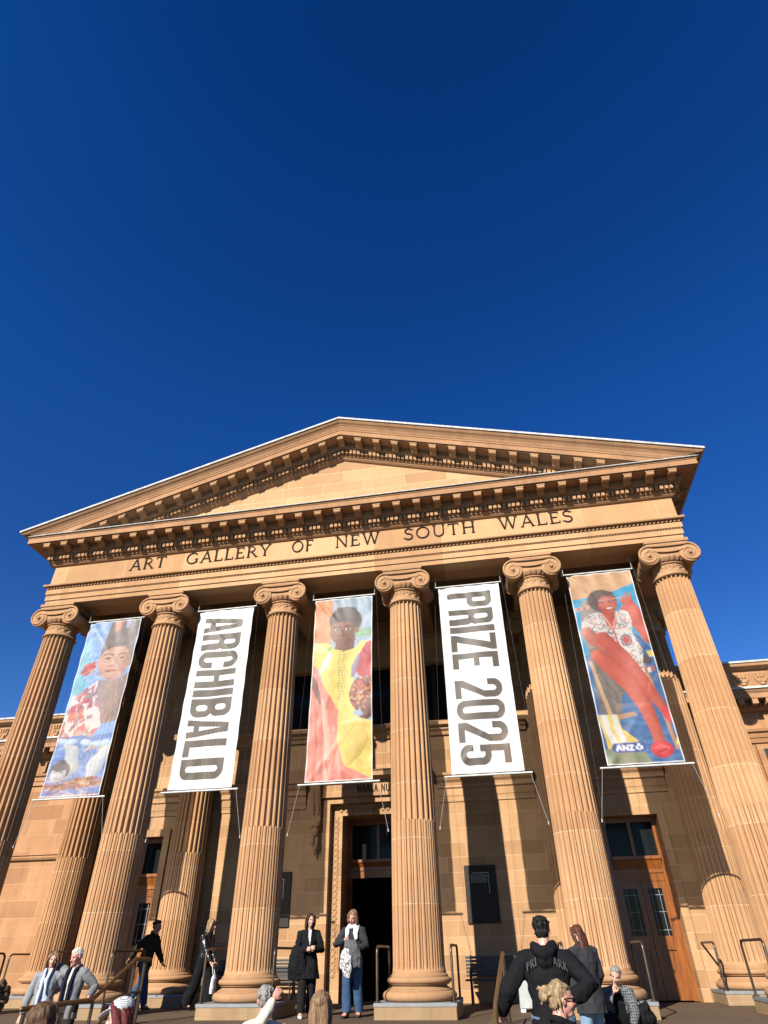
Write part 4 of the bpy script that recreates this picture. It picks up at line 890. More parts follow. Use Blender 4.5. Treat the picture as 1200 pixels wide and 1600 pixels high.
for bi, (bx, art, lab, ph) in enumerate(BAN):
    root = empty('hanging_banner', (bx*S, 0, BZ0*S)); tag(root, lab, 'banner', 'banners hung between the portico columns')
    if bi in (0, 2, 4):          # soften like paint photographed on mesh
        for k_ in range(2):
            q = np.pad(art.c, ((1, 1), (1, 1), (0, 0)), 'edge'); art.c = (q[:-2, 1:-1]+q[2:, 1:-1]+q[1:-1, :-2]+q[1:-1, 2:]+2*art.c)/6
        rs = np.random.RandomState(bi+40); nz = np.zeros((NZ, NX, 1))
        for sz, am in ((9, .06), (22, .05), (60, .035)):
            g0 = rs.rand(sz*3+1, sz+1); iy = np.linspace(0, sz*3-1e-3, NZ); ix = np.linspace(0, sz-1e-3, NX); a0 = iy.astype(int); b0 = ix.astype(int); fy = (iy-a0)[:, None]; fx = (ix-b0)[None, :]; fy = fy*fy*(3-2*fy); fx = fx*fx*(3-2*fx)
            nz[..., 0] += am*2*((g0[a0][:, b0]*(1-fx)+g0[a0][:, b0+1]*fx)*(1-fy)+(g0[a0+1][:, b0]*(1-fx)+g0[a0+1][:, b0+1]*fx)*fy-.5)
        art.c = art.c*(.80+nz)+.008
    edge = (U_ < .018) | (U_ > .982) | (Vv < .006) | (Vv > .994); art.c[edge] = art.c[edge]*.35+np.array((.78, .78, .78))*.65; art.c = art.c*.80
    X = (U_-.5)*2*BW; Z = (BZ1-BZ0)*(1-Vv)
    du = np.minimum(U_, 1-U_); dv = np.minimum(Vv, 1-Vv)*AS
    Yd = .0035*np.sin(U_*9+Vv*5+ph*7)*np.sin(Vv*3.1) + .0022*np.sin(U_*23+ph*11-Vv*17)*np.exp(-dv*3.0) + .0018*np.sin((U_+Vv*AS)*14+ph*3)*np.exp(-du*9)+ .0035*np.exp(-((U_-Vv*AS*.8-.05)/.05)**2)*np.exp(-dv*2) - .0035*np.exp(-((U_-(1-Vv)*AS*.8-.05)/.06)**2)*np.exp(-dv*2)
    X = X*(1-.012*np.sin(np.pi*Vv))
    P = np.stack([X, Yd*1.9, Z], -1).reshape(-1, 3)*S
    idx = np.arange(NX*NZ).reshape(NZ, NX); F = np.stack([idx[:-1, :-1], idx[1:, :-1], idx[1:, 1:], idx[:-1, 1:]], -1).reshape(-1, 4)
    me = bpy.data.meshes.new('cloth'); me.from_pydata(P.tolist(), [], F.tolist()); me.update()
    at = me.color_attributes.new('paint', 'FLOAT_COLOR', 'POINT'); at.data.foreach_set('color', np.concatenate([np.clip(art.c, 0, 1).reshape(-1, 3), np.ones((NX*NZ, 1))], 1).ravel())
    me.materials.append(m_cloth); me.shade_smooth(); o = bpy.data.objects.new('cloth', me); link(o); o.parent = root
    h = BZ1-BZ0
    for z, e in ((-.012, .285), (h+.010, .258)): MB().tube([(-e, 0, z), (e, 0, z)], .0062, 10).build('rod', m_steel, root, scale=S, smooth=True)
    for sx in (-1, 1):
        lash = MB()
        for i in range(16): lash.tube([(sx*(BW*(i+.5)/16), 0, .004), (sx*(BW*(i+.5)/16)+.004, -.004, -.012), (sx*(BW*(i+.5)/16), .002, -.02)], .0012, 5)
        MB().tube([(sx*.272, 0, -.016), (sx*.335, .01, -.30)], .0015, 6).build('guy_rope', m_rope, root, scale=S)
        MB().tube([(sx*.335, .01, -.30), (sx*.337, .01, -.318)], .0034, 8).build('rope_clamp', m_steel, root, scale=S)
        MB().tube([(sx*.262, .012, h+.14), (sx*.325, .012, -.34)], .0008, 5).build('guide_cable', m_iron, root, scale=S)
        MB().tube([(sx*.255, 0, h+.012), (sx*.255, 0, 2.693-BZ0)], .003, 6).build('hanger', m_rope, root, scale=S)
        lash.build('lashing', m_rope, root, scale=S)

# ------------------------------------------------------------------ rails, benches, plaques, board
def u_rail():
    r = .0068; h = .246; a = -.195; b = .195; c = .03
    pts = [(0, a, -.002), (0, a, h-c)]+[(0, a+c-c*math.cos(rad(t)), h-c+c*math.sin(rad(t))) for t in (22, 45, 68, 90)]+[(0, b-c+c*math.sin(rad(t)), h-c+c*math.cos(rad(t))) for t in (0, 22, 45, 68, 90)]+[(0, b, -.002)]
    return MB().tube(pts, r, 10), [MB().lathe([(.0068, 0.001), (.017, .001), (.017, .006), (.0068, .007)], 14, (0, y)) for y in (a, b)]
ORD = ['first', 'second', 'third', 'fourth', 'fifth', 'sixth']; protoR = None
spots = [(i, sx, 0) for i in range(6) for sx in (-1, 1) if not (i == 0 and sx < 0) and not (i == 5 and sx > 0)]+[(5, -1, .985), (0, -1, .985), (4, 1, .985)]
for i, sx, y in spots:
    loc = ((i-2.5+sx*.205)*S, y*S, 0)
    if protoR is None:
        root = empty('guard_rail', loc); a, fl = u_rail(); a.build('rail', m_bronze, root, scale=S, smooth=True)
        for f in fl: f.build('foot_flange', m_bronze, root, scale=S, smooth=True)
        protoR = root
    else: root = dup(protoR, loc=loc)
    tag(root, f"hooped rail on {'left' if sx < 0 else 'right'} edge of plinth under {ORD[i]} {'front column' if y == 0 else 'rear column'} from left", 'guard rail', 'guard rails on the column plinths')
for x, lab in ((-1.0, 'sloping brass handrail on the steps beside the grey haired couple'), (.985, 'brass stair handrail gripped by the man in black hoodie')):
    root = empty('stair_handrail', (x*S, -.42*S, FZ*S)); tag(root, lab, 'handrail', 'brass handrails on the steps')
    top = [(0, .13, .272), (0, -.02, .275), (0, -.38, .118), (0, -.90, .112)] if x < 0 else [(0, .1, .272), (0, -.02, .275), (0, -1.45, .150), (0, -1.66, .095)]
    m = MB(); m.tube(top, [(.0085, .0100)]*4, 12, xdir=(1, 0, 0)); m.ell(top[0], (.0085, .010, .010)); m.ell(top[-1], (.0085, .010, .010)); m.build('brass_rail', m_brass, root, scale=S, smooth=True)
    for k, (px, py, pz) in enumerate([(0, .08, .26), (0, -.03, .262)]+([(0, -.37, .11), (0, -.88, .10)] if x < 0 else [(0, -.62, .21), (0, -1.36, .15)])):
        zb = 0 if py > 0 else (-.04 if py > -.1 else -.16)
        MB().tube([(0, py, zb-.002), (0, py, pz)], .0085, 8).build('post', m_bronze, root, scale=S, smooth=True)
    MB().tube([(0, .08, .13), (0, -.03, .13)]+([(0, -.37, -.02), (0, -.88, -.03)] if x < 0 else [(0, -.62, .07), (0, -1.36, .01)]), .006, 8).build('lower_rail', m_bronze, root, scale=S, smooth=True)
def bench(x0, x1, y, lab):
    root = empty('park_bench', ((x0+x1)/2*S, y*S, FZ*S)); tag(root, lab, 'bench', 'slatted benches against the back wall'); w2 = (x1-x0)/2*S
    sl = MB()
    for k in range(6): sl.box(-w2, w2, -.06+k*.012, -.035+k*.012, .50+k*.068, .548+k*.068)
    sl.build('backrest', m_benchm, root, bevel=.006)
    st = MB()
    for k in range(6): st.box(-w2, w2, -.52+k*.075, -.462+k*.075, .43, .462)
    st.build('seat', m_benchm, root, bevel=.006)
    for sx in (-1, 1):
        x = sx*(w2-.12); f = MB()
        f.tube([(x, -.50, .0), (x, -.42, .42)], .018, 8); f.tube([(x, .03, .0), (x, -.10, .42), (x, .05, .90)], .018, 8); f.tube([(x, -.5, .41), (x, -.05, .41)], .016, 8)
        f.build('leg', m_iron, root, smooth=True)
        MB().tube([(x, -.44, .42), (x, -.46, .60), (x, -.38, .64), (x, .0, .64)], .018, 8).build('armrest', m_iron, root, smooth=True)
bench(.69, 1.28, WY-.09, 'charcoal slatted bench in shade at right of the central door')
bench(-1.13, -.50, WY-.09, 'slatted bench behind the woman in black coat')
for (x0, x1, z0, z1), lab in (((W(.728, 0)[0], W(.962, 0)[0], W(0, .38)[1], W(0, .744)[1]), 'dark rectangular plaque with fine white lines on the wall right of the door'), ((W(-.86, 0)[0], W(-.622, 0)[0], W(0, .385)[1], W(0, .745)[1]), 'dark plaque on the wall left of the door above bench')):
    root = empty('wall_plaque', ((x0+x1)/2*S, WY*S, z0*S)); tag(root, lab, 'plaque', 'dark information plaques on the portico wall'); w2 = (x1-x0)/2*S; h = (z1-z0)*S
    MB().box(-w2, w2, -.05, .0, 0, h).build('panel', m_plq, root, bevel=.004)
    t = MB(); random.seed(2)
    t.box(-w2*.5, w2*.52, -.0535, -.0505, h*.858, h*.866); t.box(w2*.50, w2*.52, -.0534, -.0505, h*.5, h*.858)
    for k in range(7):
        x = -w2*.6; z = h*(.83-k*.022)
        while x < w2*(.42 if k % 3 else .34):
            d = random.uniform(.02, .06); t.box(x, x+d, -.0532, -.0505, z-.006, z); x += d+.012
    t.build('lettering', m_white, root)
# grey folding board on the portico floor
root = empty('folding_board', (1.125*S, .35*S, FZ*S)); tag(root, 'grey plastic folding board on white feet behind the man in hoodie', 'board')
mg = plain('grey_plastic', (.30, .32, .31), .5)
for sy in (-1, 1):
    MB().prism([(-.30, .06), (.30, .06), (.27, .86), (.2, .92), (-.2, .92), (-.27, .86)], lambda u, v, t: (u, sy*(.22-.19*v/.92)+t, v), -.015, .015).build('panel', mg, root, bevel=.008)
f = MB()
for sx in (-1, 1): f.box(sx*.24-.05, sx*.24+.05, -.27, .27, 0, .055)
f.build('foot', plain('white_plastic', (.7, .7, .68), .5), root, bevel=.01)

# PEOPLE_MARKER
# ------------------------------------------------------------------ people
def bez(a, b, t): return a*(1-t)+b*t
def ik(s, w_, l1, l2, hint):
    d = w_-s; L = d.length
    if L > (l1+l2)*.995: w_ = s+d*((l1+l2)*.995/L); d = w_-s; L = d.length
    a = (l1*l1-l2*l2+L*L)/(2*L); h = math.sqrt(max(0, l1*l1-a*a)); u = d.normalized()
    v = hint-u*hint.dot(u); v.normalize(); return s+u*a+v*h, w_
SKIN = {'fair': skin_mat('fair_skin', (.56, .33, .245)), 'pink': skin_mat('rosy_skin', (.58, .29, .22)), 'tan': skin_mat('tan_skin', (.42, .23, .15))}
m_eye = plain('dark_eye', (.03, .02, .018), .3); m_lip = plain('lip', (.42, .13, .12), .5); m_brow = plain('eyebrow', (.12, .08, .055), .8)
HAIRS = {'brown': hair_mat('brown_hair', (.045, .024, .014), (.16, .09, .05)), 'dark': hair_mat('dark_brown_hair', (.018, .011, .009), (.07, .04, .026)), 'black': hair_mat('black_hair', (.006, .006, .006), (.016, .014, .014)),
         'blond': hair_mat('blond_hair', (.11, .066, .032), (.50, .36, .20)), 'white': hair_mat('white_hair', (.50, .46, .40), (.75, .71, .64)), 'grey': hair_mat('grey_hair', (.13, .12, .11), (.38, .36, .33)),
         'auburn': hair_mat('auburn_hair', (.035, .014, .009), (.13, .05, .027)), 'red': hair_mat('dark_red_hair', (.05, .008, .009), (.17, .03, .025)), 'mid': hair_mat('light_brown_hair', (.09, .052, .028), (.34, .21, .115))}
def wrinkle(k, seed):
    o = Vector((seed*3.7, seed*1.3, seed*2.1))
    return lambda co: k*(.6*noise.noise(co*9+o)+.4*noise.noise(Vector((co.x*20, co.y*20, co.z*11))+o)-.35*abs(noise.noise(Vector((co.x*6, co.y*6, co.z*15))+o*2)))
PN = [0]
def person(label, loc, rz, H, skin='fair', hair=('short', 'brown'), head=(0, 0, 0), lean=0, handL=None, handR=None, hintL=None, hintR=None, legs=None, sit=None, top=None, inner=None, bottom=None, shoes=None, wide=1.0, group='people at the gallery entrance', curl=.55):
    PN[0] += 1; seed = PN[0]
    root = empty('person', loc, rad(rz)); tag(root, label, 'person', group)
    Rz = Matrix.Rotation(-rad(rz), 3, 'Z'); L0 = V3(loc)
    def tl(p):         # world point -> person's own frame
        if p is None: return None
        if p[0] == 'w': return Rz@(Vector(p[1:])-L0)
        return Vector(p)*H
    hipz = .515*H if sit is None else sit
    pel = Vector((0, 0, hipz+.01*H)); ln = rad(lean)
    def up_(z, y=0, x=0):      # point on the leaning trunk, z measured above the pelvis
        return pel+Vector((x*H, y*H*math.cos(ln)-z*H*math.sin(ln), z*H*math.cos(ln)+y*H*math.sin(ln)))
    waist, chest, neck, nk2 = up_(.085), up_(.20, .004), up_(.298, .012), up_(.345, .004)
    sh_x = .108*wide
    S_ = {1: up_(.266, .01, sh_x*.97), -1: up_(.266, .01, -sh_x*.97)}
    # --- arms
    l1, l2 = .172*H, .152*H; EL = {}; WR = {}
    for s, tgt, hint in ((1, handL, hintL), (-1, handR, hintR)):
        t = tl(tgt) if tgt is not None else S_[s]+Vector((s*.035*H, -.04*H, -.315*H))
        EL[s], WR[s] = ik(S_[s], t, l1, l2, Vector(hint) if hint is not None else Vector((s*.35, 1, -.2)))
    # --- legs
    HP = {s: pel+Vector((s*.050*H, 0, -.012*H)) for s in (1, -1)}; KN = {}; AN = {}; TO = {}
    if legs is None: legs = {1: (.06, .0, 0), -1: (-.06, .0, 0)}
    for s in (1, -1):
        if sit is None:
            x, y, lift = legs[s]; AN[s] = Vector((x*H, (y+.02)*H, (.045+lift)*H)); KN[s], AN[s] = ik(HP[s], AN[s], .235*H, .24*H, Vector((s*.1, -1, 0)))
            TO[s] = AN[s]+Vector((s*.015*H, -.095*H, -.033*H-.25*lift*H))
        else:
            AN[s] = Vector(legs[s])*H; KN[s], AN[s] = ik(HP[s], AN[s], .235*H, .235*H, Vector((s*.25, -.6, 1))); TO[s] = AN[s]+Vector((s*.02*H, -.10*H, -.033*H))
    # --- head frame
    hh = .137*H; hy, hp, hr_ = (rad(q) for q in head)
    HR = Matrix.Rotation(hy, 3, 'Z')@Matrix.Rotation(hp, 3, 'X')@Matrix.Rotation(hr_, 3, 'Y')
    HC = nk2+Vector((0, -.006*H, 0))+HR@Vector((0, -.10*hh, .42*hh))
    def hd(x, y, z): return HC+HR@(Vector((x, y, z))*hh)
    def hell(mb, c, r, n=16, m=11): mb.ell(hd(*c), tuple(q*hh for q in r), HR, n, m)
    b = MB()
    hell(b, (0, .05, .13), (.335, .41, .36)); hell(b, (0, -.10, -.08), (.265, .285, .36)); hell(b, (0, -.20, -.36), (.16, .15, .125)); hell(b, (0, -.315, .075), (.22, .075, .045))
    hell(b, (0, .02, -.2), (.25, .26, .22))
    for s in (1, -1): hell(b, (s*.345, .04, -.03), (.03, .085, .12)); hell(b, (s*.15, -.24, -.12), (.115, .12, .12))
    b.tube([hd(0, -.35, .06), hd(0, -.42, -.06), hd(0, -.465, -.125), hd(0, -.40, -.165)], [.035*hh, .05*hh, .066*hh, .05*hh], 10)
    hell(b, (0, -.375, -.255), (.105, .045, .034))
    b.tube([neck+Vector((0, .0, -.03*H)), nk2, hd(0, .06, -.22)], [.042*H, .034*H, .034*H], 14)
    # trunk
    b.tube([pel+Vector((0, 0, -.035*H)), pel, waist, chest, up_(.265, .01), neck], [(.08*H, .055*H), (.092*H, .062*H), (.074*H, .052*H), (.092*H*wide, .062*H), (.085*H*wide, .048*H), (.04*H, .036*H)], 18, xdir=(1, 0, 0))
    def hand(s):
        w0 = WR[s]; d = (w0-EL[s]).normalized(); side = d.cross(Vector((0, -1, .15))) if abs(d.y) < .9 else d.cross(Vector((0, 0, 1)))
        side.normalize(); nrm = side.cross(d)*1.0
        if nrm.dot(Vector((-s, -.6, 0))) < 0: nrm = -nrm
        pc = w0+d*.026*H; b.tube([w0-d*.01*H, w0+d*.012*H, pc, w0+d*.052*H], [(.0145*H, .012*H), (.019*H, .0105*H), (.024*H, .0105*H), (.023*H, .009*H)], 12, xdir=side)
        for k, ln_ in enumerate((.040, .046, .043, .033)):
            o = side*((k-1.5)*.0125*H); p0 = w0+d*.048*H+o; q = ln_*H; c = curl*(1+.08*k)
            p1 = p0+(d*math.cos(c*.6)+nrm*math.sin(c*.6))*q*.42; p2 = p1+(d*math.cos(c*1.6)+nrm*math.sin(c*1.6))*q*.34; p3 = p2+(d*math.cos(c*2.4)+nrm*math.sin(c*2.4))*q*.26
            b.tube([p0, p1, p2, p3], [.0058*H, .0056*H, .0050*H, .0042*H], 8)
        th = -side if (side.dot(Vector((-s, -.5, 0))) < 0) else side
        p0 = w0+d*.012*H+th*.016*H; p1 = p0+(d*.7+th*.6+nrm*.4).normalized()*.022*H; p2 = p1+(d*.85+th*.15+nrm*.5).normalized()*.02*H
        b.tube([p0, p1, p2], [.0085*H, .0068*H, .0052*H], 8)
    for s in (1, -1):
        b.tube([up_(.272, .01, s*.06), S_[s], bez(S_[s], EL[s], .5), EL[s], bez(EL[s], WR[s], .35), WR[s]], [.028*H, .032*H, .029*H, .024*H, .0245*H, .0165*H], 12); hand(s)
        b.tube([HP[s]+Vector((0, 0, .03*H)), bez(HP[s], KN[s], .45), KN[s], bez(KN[s], AN[s], .35), AN[s]+Vector((0, 0, -.0*H))], [.056*H, .05*H, .035*H, .034*H, .022*H], 14)
        b.tube([AN[s]+Vector((0, .02*H, -.012*H)), bez(AN[s], TO[s], .5)+Vector((0, 0, .004*H)), TO[s]], [(.022*H, .022*H), (.026*H, .018*H), (.022*H, .010*H)], 10, xdir=(1, 0, 0))
    remesh(b, 'body', .0062, SKIN[skin], root, smooth=3)
    # --- face
    e = MB(); l = MB(); br = MB()
    for s in (1, -1):
        hell(e, (s*.135, -.352, .012), (.052, .022, .022), 10, 6)
        br.tube([hd(s*.06, -.388, .085), hd(s*.14, -.385, .105), hd(s*.215, -.335, .08)], [.014*hh, .016*hh, .008*hh], 6)
    hell(l, (0, -.392, -.25), (.085, .036, .03), 10, 6)
    e.build('eyes', m_eye, root, smooth=True); br.build('eyebrows', m_brow, root, smooth=True); l.build('lips', m_lip, root, smooth=True)
    # --- hair
    st, hc = hair; h = MB(); vox = .0065
    if st == 'short':
        hell(h, (0, .115, .20), (.365, .41, .355)); hell(h, (0, .24, -.04), (.30, .24, .26))
        hell(h, (0, -.02, .36), (.30, .30, .22)); hell(h, (.05, -.18, .38), (.2, .14, .12))
        random.seed(seed)
        for k in range(46):
            a = random.uniform(-2.6, 2.6)+math.pi/2; e_ = random.uniform(.05, 1.4); p0 = (.355*math.cos(a)*math.cos(e_), .11+.40*math.sin(a)*math.cos(e_), .18+.36*math.sin(e_))
            if p0[1] < -.2 and p0[2] < .4: continue
            h.tube([hd(*p0), hd(p0[0]*1.06+.03*math.sin(k), p0[1]*1.04+.05, p0[2]+.03*math.cos(k*2)), hd(p0[0]*1.05+.05*math.sin(k), p0[1]+.12, p0[2]-.03)], [.04*hh, .045*hh, .02*hh], 6)
    elif st == 'balding': hell(h, (0, .17, .02), (.36, .36, .27)); hell(h, (0, .13, .22), (.345, .37, .31))
    elif st == 'bob':
        hell(h, (0, .09, .19), (.39, .42, .37)); hell(h, (0, .22, -.14), (.39, .26, .42))
        for s in (1, -1):
            h.tube([hd(s*.17, -.20, .42), hd(s*.36, -.13, .12), hd(s*.385, -.06, -.25), hd(s*.36, -.02, -.58)], [(.12*hh, .10*hh), (.10*hh, .15*hh), (.11*hh, .18*hh), (.06*hh, .12*hh)], 12)
            for k in range(5): h.tube([hd(s*(.2+.03*k), -.16+.07*k, .40), hd(s*.395, -.14+.09*k, 0), hd(s*.385, -.10+.1*k, -.60-.03*math.sin(k*4))], [.03*hh, .04*hh, .025*hh], 7)
    elif st == 'long':
        hell(h, (0, .10, .19), (.39, .43, .37)); ang = .0
        h.tube([hd(0, .18, .34), hd(0, .34, -.1), hd(0, .42, -.6), hd(.02, .40, -1.1), hd(.03, .36, -1.5)], [(.33*hh, .24*hh), (.40*hh, .19*hh), (.40*hh, .14*hh), (.33*hh, .10*hh), (.18*hh, .05*hh)], 22, xdir=HR@Vector((1, 0, 0)))
        for s in (1, -1): h.tube([hd(s*.18, -.2, .42), hd(s*.37, -.08, .1), hd(s*.40, .08, -.4), hd(s*.36, .22, -1.0)], [.09*hh, .12*hh, .13*hh, .08*hh], 12)
        for k in range(13):
            a = -1.2+.2*k; h.tube([hd(.30*math.sin(a), .20+.22*math.cos(a), .25), hd(.39*math.sin(a), .30+.20*math.cos(a), -.3), hd(.38*math.sin(a), .34+.14*math.cos(a), -1.0), hd(.26*math.sin(a)+.03*math.sin(k*5), .36+.06*math.cos(a), -1.52+.08*math.sin(k*3))], [.05*hh, .062*hh, .05*hh, .022*hh], 7)
    elif st == 'bun':
        hell(h, (0, .11, .19), (.375, .42, .36)); hell(h, (0, .26, -.04), (.31, .24, .28)); hell(h, (0, .60, .10), (.22, .19, .22))
        for k in range(14):
            a = k*.9; c = hd(.14*math.cos(a), .60+.10*math.sin(k*1.7), .10+.15*math.sin(a)); h.tube([c+HR@(Vector((.10*math.cos(a+q), .09*math.sin(2*a+q), .10*math.sin(a+q)))*hh) for q in (-1, -.3, .4, 1.1)], [.03*hh, .055*hh, .055*hh, .03*hh], 8)
        for k in range(9):
            a = -1.0+.25*k; h.tube([hd(.30*math.sin(a), -.20, .30+.12*math.cos(a)), hd(.38*math.sin(a), .12, .22+.32*math.cos(a)), hd(.12*math.sin(a), .48, .14)], [.03*hh, .05*hh, .035*hh], 7)
        random.seed(seed)
        for k in range(34):
            a = random.uniform(-1.35, 1.35); z0_ = random.uniform(-.25, .1); h.tube([hd(.36*math.sin(a), -.27*math.cos(a)-.02, .30+.1*random.random()), hd(.40*math.sin(a), .10, .2+.36*math.cos(a)*random.uniform(.85, 1.1)), hd(.2*math.sin(a), .46, .12+.1*random.random()), hd(.12*math.sin(a*3), .62+.1*math.cos(a*5), .1+.2*math.sin(a*4))], [.016*hh, .03*hh, .026*hh, .014*hh], 6)
        for k in range(12): h.tube([hd(.36*(-1)**k, .0+.03*k, .0), hd(.37*(-1)**k, .1+.03*k, -.18), hd(.33*(-1)**k, .14+.025*k, -.34)], [.022*hh, .016*hh, .007*hh], 5)
        h.tube([hd(.2, -.18, .2), hd(.37, -.10, -.1), hd(.36, -.05, -.32)], [.03*hh, .022*hh, .01*hh], 6)
    elif st == 'curly':
        hell(h, (0, .10, .18), (.40, .43, .40)); random.seed(seed)
        for k in range(90):
            a = random.uniform(0, 6.28); z = random.uniform(-.35, .62); r = math.sqrt(max(.05, 1-((z-.15)/.5)**2)); y = .12+.46*r*math.sin(a)
            if y < -.22: continue
            hell(h, (.44*r*math.cos(a), y, z), (.10, .10, .085), 8, 6)
    o_ = Vector((seed, 0, 0)); ih = HR.transposed()
    def hdisp(co):
        q = ih@(co-HC); return .007*noise.noise(Vector((q.x*48, q.y*48, q.z*7))+o_)+.006*noise.noise(Vector((q.x*22, q.y*22, q.z*5))+o_*2)
    remesh(h, 'hair', vox, HAIRS[hc], root, smooth=4, disp=hdisp)
    # --- clothes
    def sleeves(m, ease, upto=1.0, cuff=0):
        for s in (1, -1):
            w1 = bez(EL[s], WR[s], upto); e_ = ease*H
            m.tube([up_(.274, .01, s*.055), S_[s]+Vector((0, 0, -.002*H)), bez(S_[s], EL[s], .5), EL[s], bez(EL[s], w1, .45), w1], [.028*H+e_, .034*H+e_, .033*H+e_, .029*H+e_*1.15, .027*H+e_, .019*H+e_*.9+cuff*H], 14)
    def torso(m, ease, hem, flare=0, neckr=.042, collar=False):
        e_ = ease*H; P = []; R_ = []
        if hem < -.03 and sit is None: P += [pel+Vector((0, 0, hem*H)), pel+Vector((0, 0, hem*.5*H))]; R_ += [(.096*H+e_+flare*H, .072*H+e_+flare*H), (.096*H+e_+flare*.6*H, .070*H+e_+flare*.6*H)]
        P += [pel, waist, chest, up_(.262, .01), up_(.298, .012), up_(.315, .012)]
        R_ += [(.096*H+e_+flare*.2*H, .066*H+e_), (.083*H+e_*1.1, .058*H+e_), (.096*H*wide+e_, .066*H+e_), (.088*H*wide+e_, .051*H+e_), (neckr*H+.012*H+e_*.6, neckr*H+e_*.6), (neckr*H+e_*.3, neckr*H*.92+e_*.3)]
        m.tube(P, R_, 24, xdir=(1, 0, 0))
    if bottom:
        m = MB(); e_ = bottom.get('ease', .008)*H; fl = bottom.get('flare', 0)*H
        m.tube([pel+Vector((0, 0, -.055*H)), pel, up_(.055)], [(.088*H+e_, .06*H+e_), (.096*H+e_, .066*H+e_), (.082*H+e_, .058*H+e_)], 20, xdir=(1, 0, 0))
        for s in (1, -1):
            m.tube([HP[s]+Vector((0, 0, .03*H)), bez(HP[s], KN[s], .5), KN[s], bez(KN[s], AN[s], .5), bez(KN[s], AN[s], .97)], [.058*H+e_, .052*H+e_, .039*H+e_*1.1+fl*.3, .036*H+e_*1.2+fl*.7, .029*H+e_*1.4+fl], 16)
        remesh(m, bottom['name'], .0085, bottom['mat'], root, smooth=2, disp=wrinkle(.007, seed+.5))
    if inner:
        m = MB(); torso(m, inner.get('ease', .006), inner.get('hem', -.02), neckr=.039)
        if inner.get('sleeves'): sleeves(m, inner.get('ease', .006))
        remesh(m, inner['name'], .0085, inner['mat'], root, smooth=2, disp=wrinkle(.006, seed+.2))
    if top:
        m = MB(); torso(m, top.get('ease', .014), top.get('hem', -.06), top.get('flare', .006), collar=True)
        sleeves(m, top.get('ease', .012)*.8, top.get('upto', .97), top.get('cuff', 0))
        if top.get('hood'):
            m.tube([up_(.315, -.03, -.05), up_(.33, .03, -.055), up_(.30, .085, -.03), up_(.29, .095, 0), up_(.30, .085, .03), up_(.33, .03, .055), up_(.315, -.03, .05)], [.02*H, .028*H, .036*H, .040*H, .036*H, .028*H, .02*H], 12); m.ell(up_(.265, .085), (.05*H, .026*H, .05*H))
        if top.get('collar'): m.tube([up_(.29, -.05, .015), up_(.315, -.03, .045), up_(.335, .03, .045), up_(.338, .052, 0), up_(.335, .03, -.045), up_(.315, -.03, -.045), up_(.29, -.05, -.015)], [.010*H, .013*H, .015*H, .015*H, .015*H, .013*H, .010*H], 10)
        gap = top.get('open'); keep = None
        if gap:
            def keep(c, n):
                z = (c.z-pel.z)/H; yl = c.y+(c.z-pel.z)*math.tan(ln)
                if top.get('vee'): return not (yl < -.030*H and .12 < z < .33 and abs(c.x) < gap*H*(z-.12)/.12)
                return not (yl < -.030*H and abs(c.x) < (gap*(1.0 if z < .2 else max(.3, 1-(z-.2)*4)))*H and z < .33)
        remesh(m, top['name'], .0085, top['mat'], root, smooth=2, disp=wrinkle(top.get('wr', .017), seed), keep=keep)
    if shoes:
        m = {1: MB(), -1: MB()}
        for s in (1, -1):
            a, t = AN[s], TO[s]; hl = Vector((0, .026*H, -.03*H))
            m[s].tube([a+hl+Vector((0, .004*H, 0)), a+Vector((0, .012*H, -.022*H)), bez(a, t, .55)+Vector((0, 0, -.008*H)), t+Vector((0, -.006*H, -.001*H))], [(.020*H, .020*H), (.026*H, .025*H), (.030*H, .020*H), (.022*H, .012*H)], 14, xdir=(1, 0, 0))
            m[s].tube([a+Vector((0, .01*H, .012*H)), a+Vector((0, .008*H, -.03*H))], [.027*H, .027*H], 12)
            remesh(m[s], 'shoe', .007, shoes, root, smooth=2)
    return dict(root=root, hd=hd, HR=HR, hh=hh, up=up_, S=S_, EL=EL, WR=WR, H=H, KN=KN, pel=pel)
def fab(name, c, **k): return cloth_mat(name, c, **k)
LZ = (FZ-.16)*S; GZ = -.35*S; PZ = FZ*S
denim = fab('blue_denim', (.045, .085, .16)); paled = fab('pale_denim', (.22, .33, .45)); blk = fab('black_fabric', (.012, .012, .014)); char = fab('charcoal_fabric', (.035, .036, .04)); grey_k = fab('grey_knit', (.25, .26, .28)); navy = fab('navy_fabric', (.018, .022, .04))
white_c = fab('white_cotton', (.70, .70, .70)); cream = fab('cream_fabric', (.62, .57, .46)); ltblue = fab('pale_blue_shirt', (.50, .58, .70)); olive = fab('olive_jacket', (.035, .036, .022)); leather = plain('black_leather', (.014, .014, .016), .3, var=.3, spec=.6, bumpd=.004)
black_sh = plain('black_shoe', (.015, .015, .016), .45); white_sh = plain('white_shoe', (.72, .72, .70), .5); brown_sh = plain('brown_shoe', (.12, .06, .035), .5)

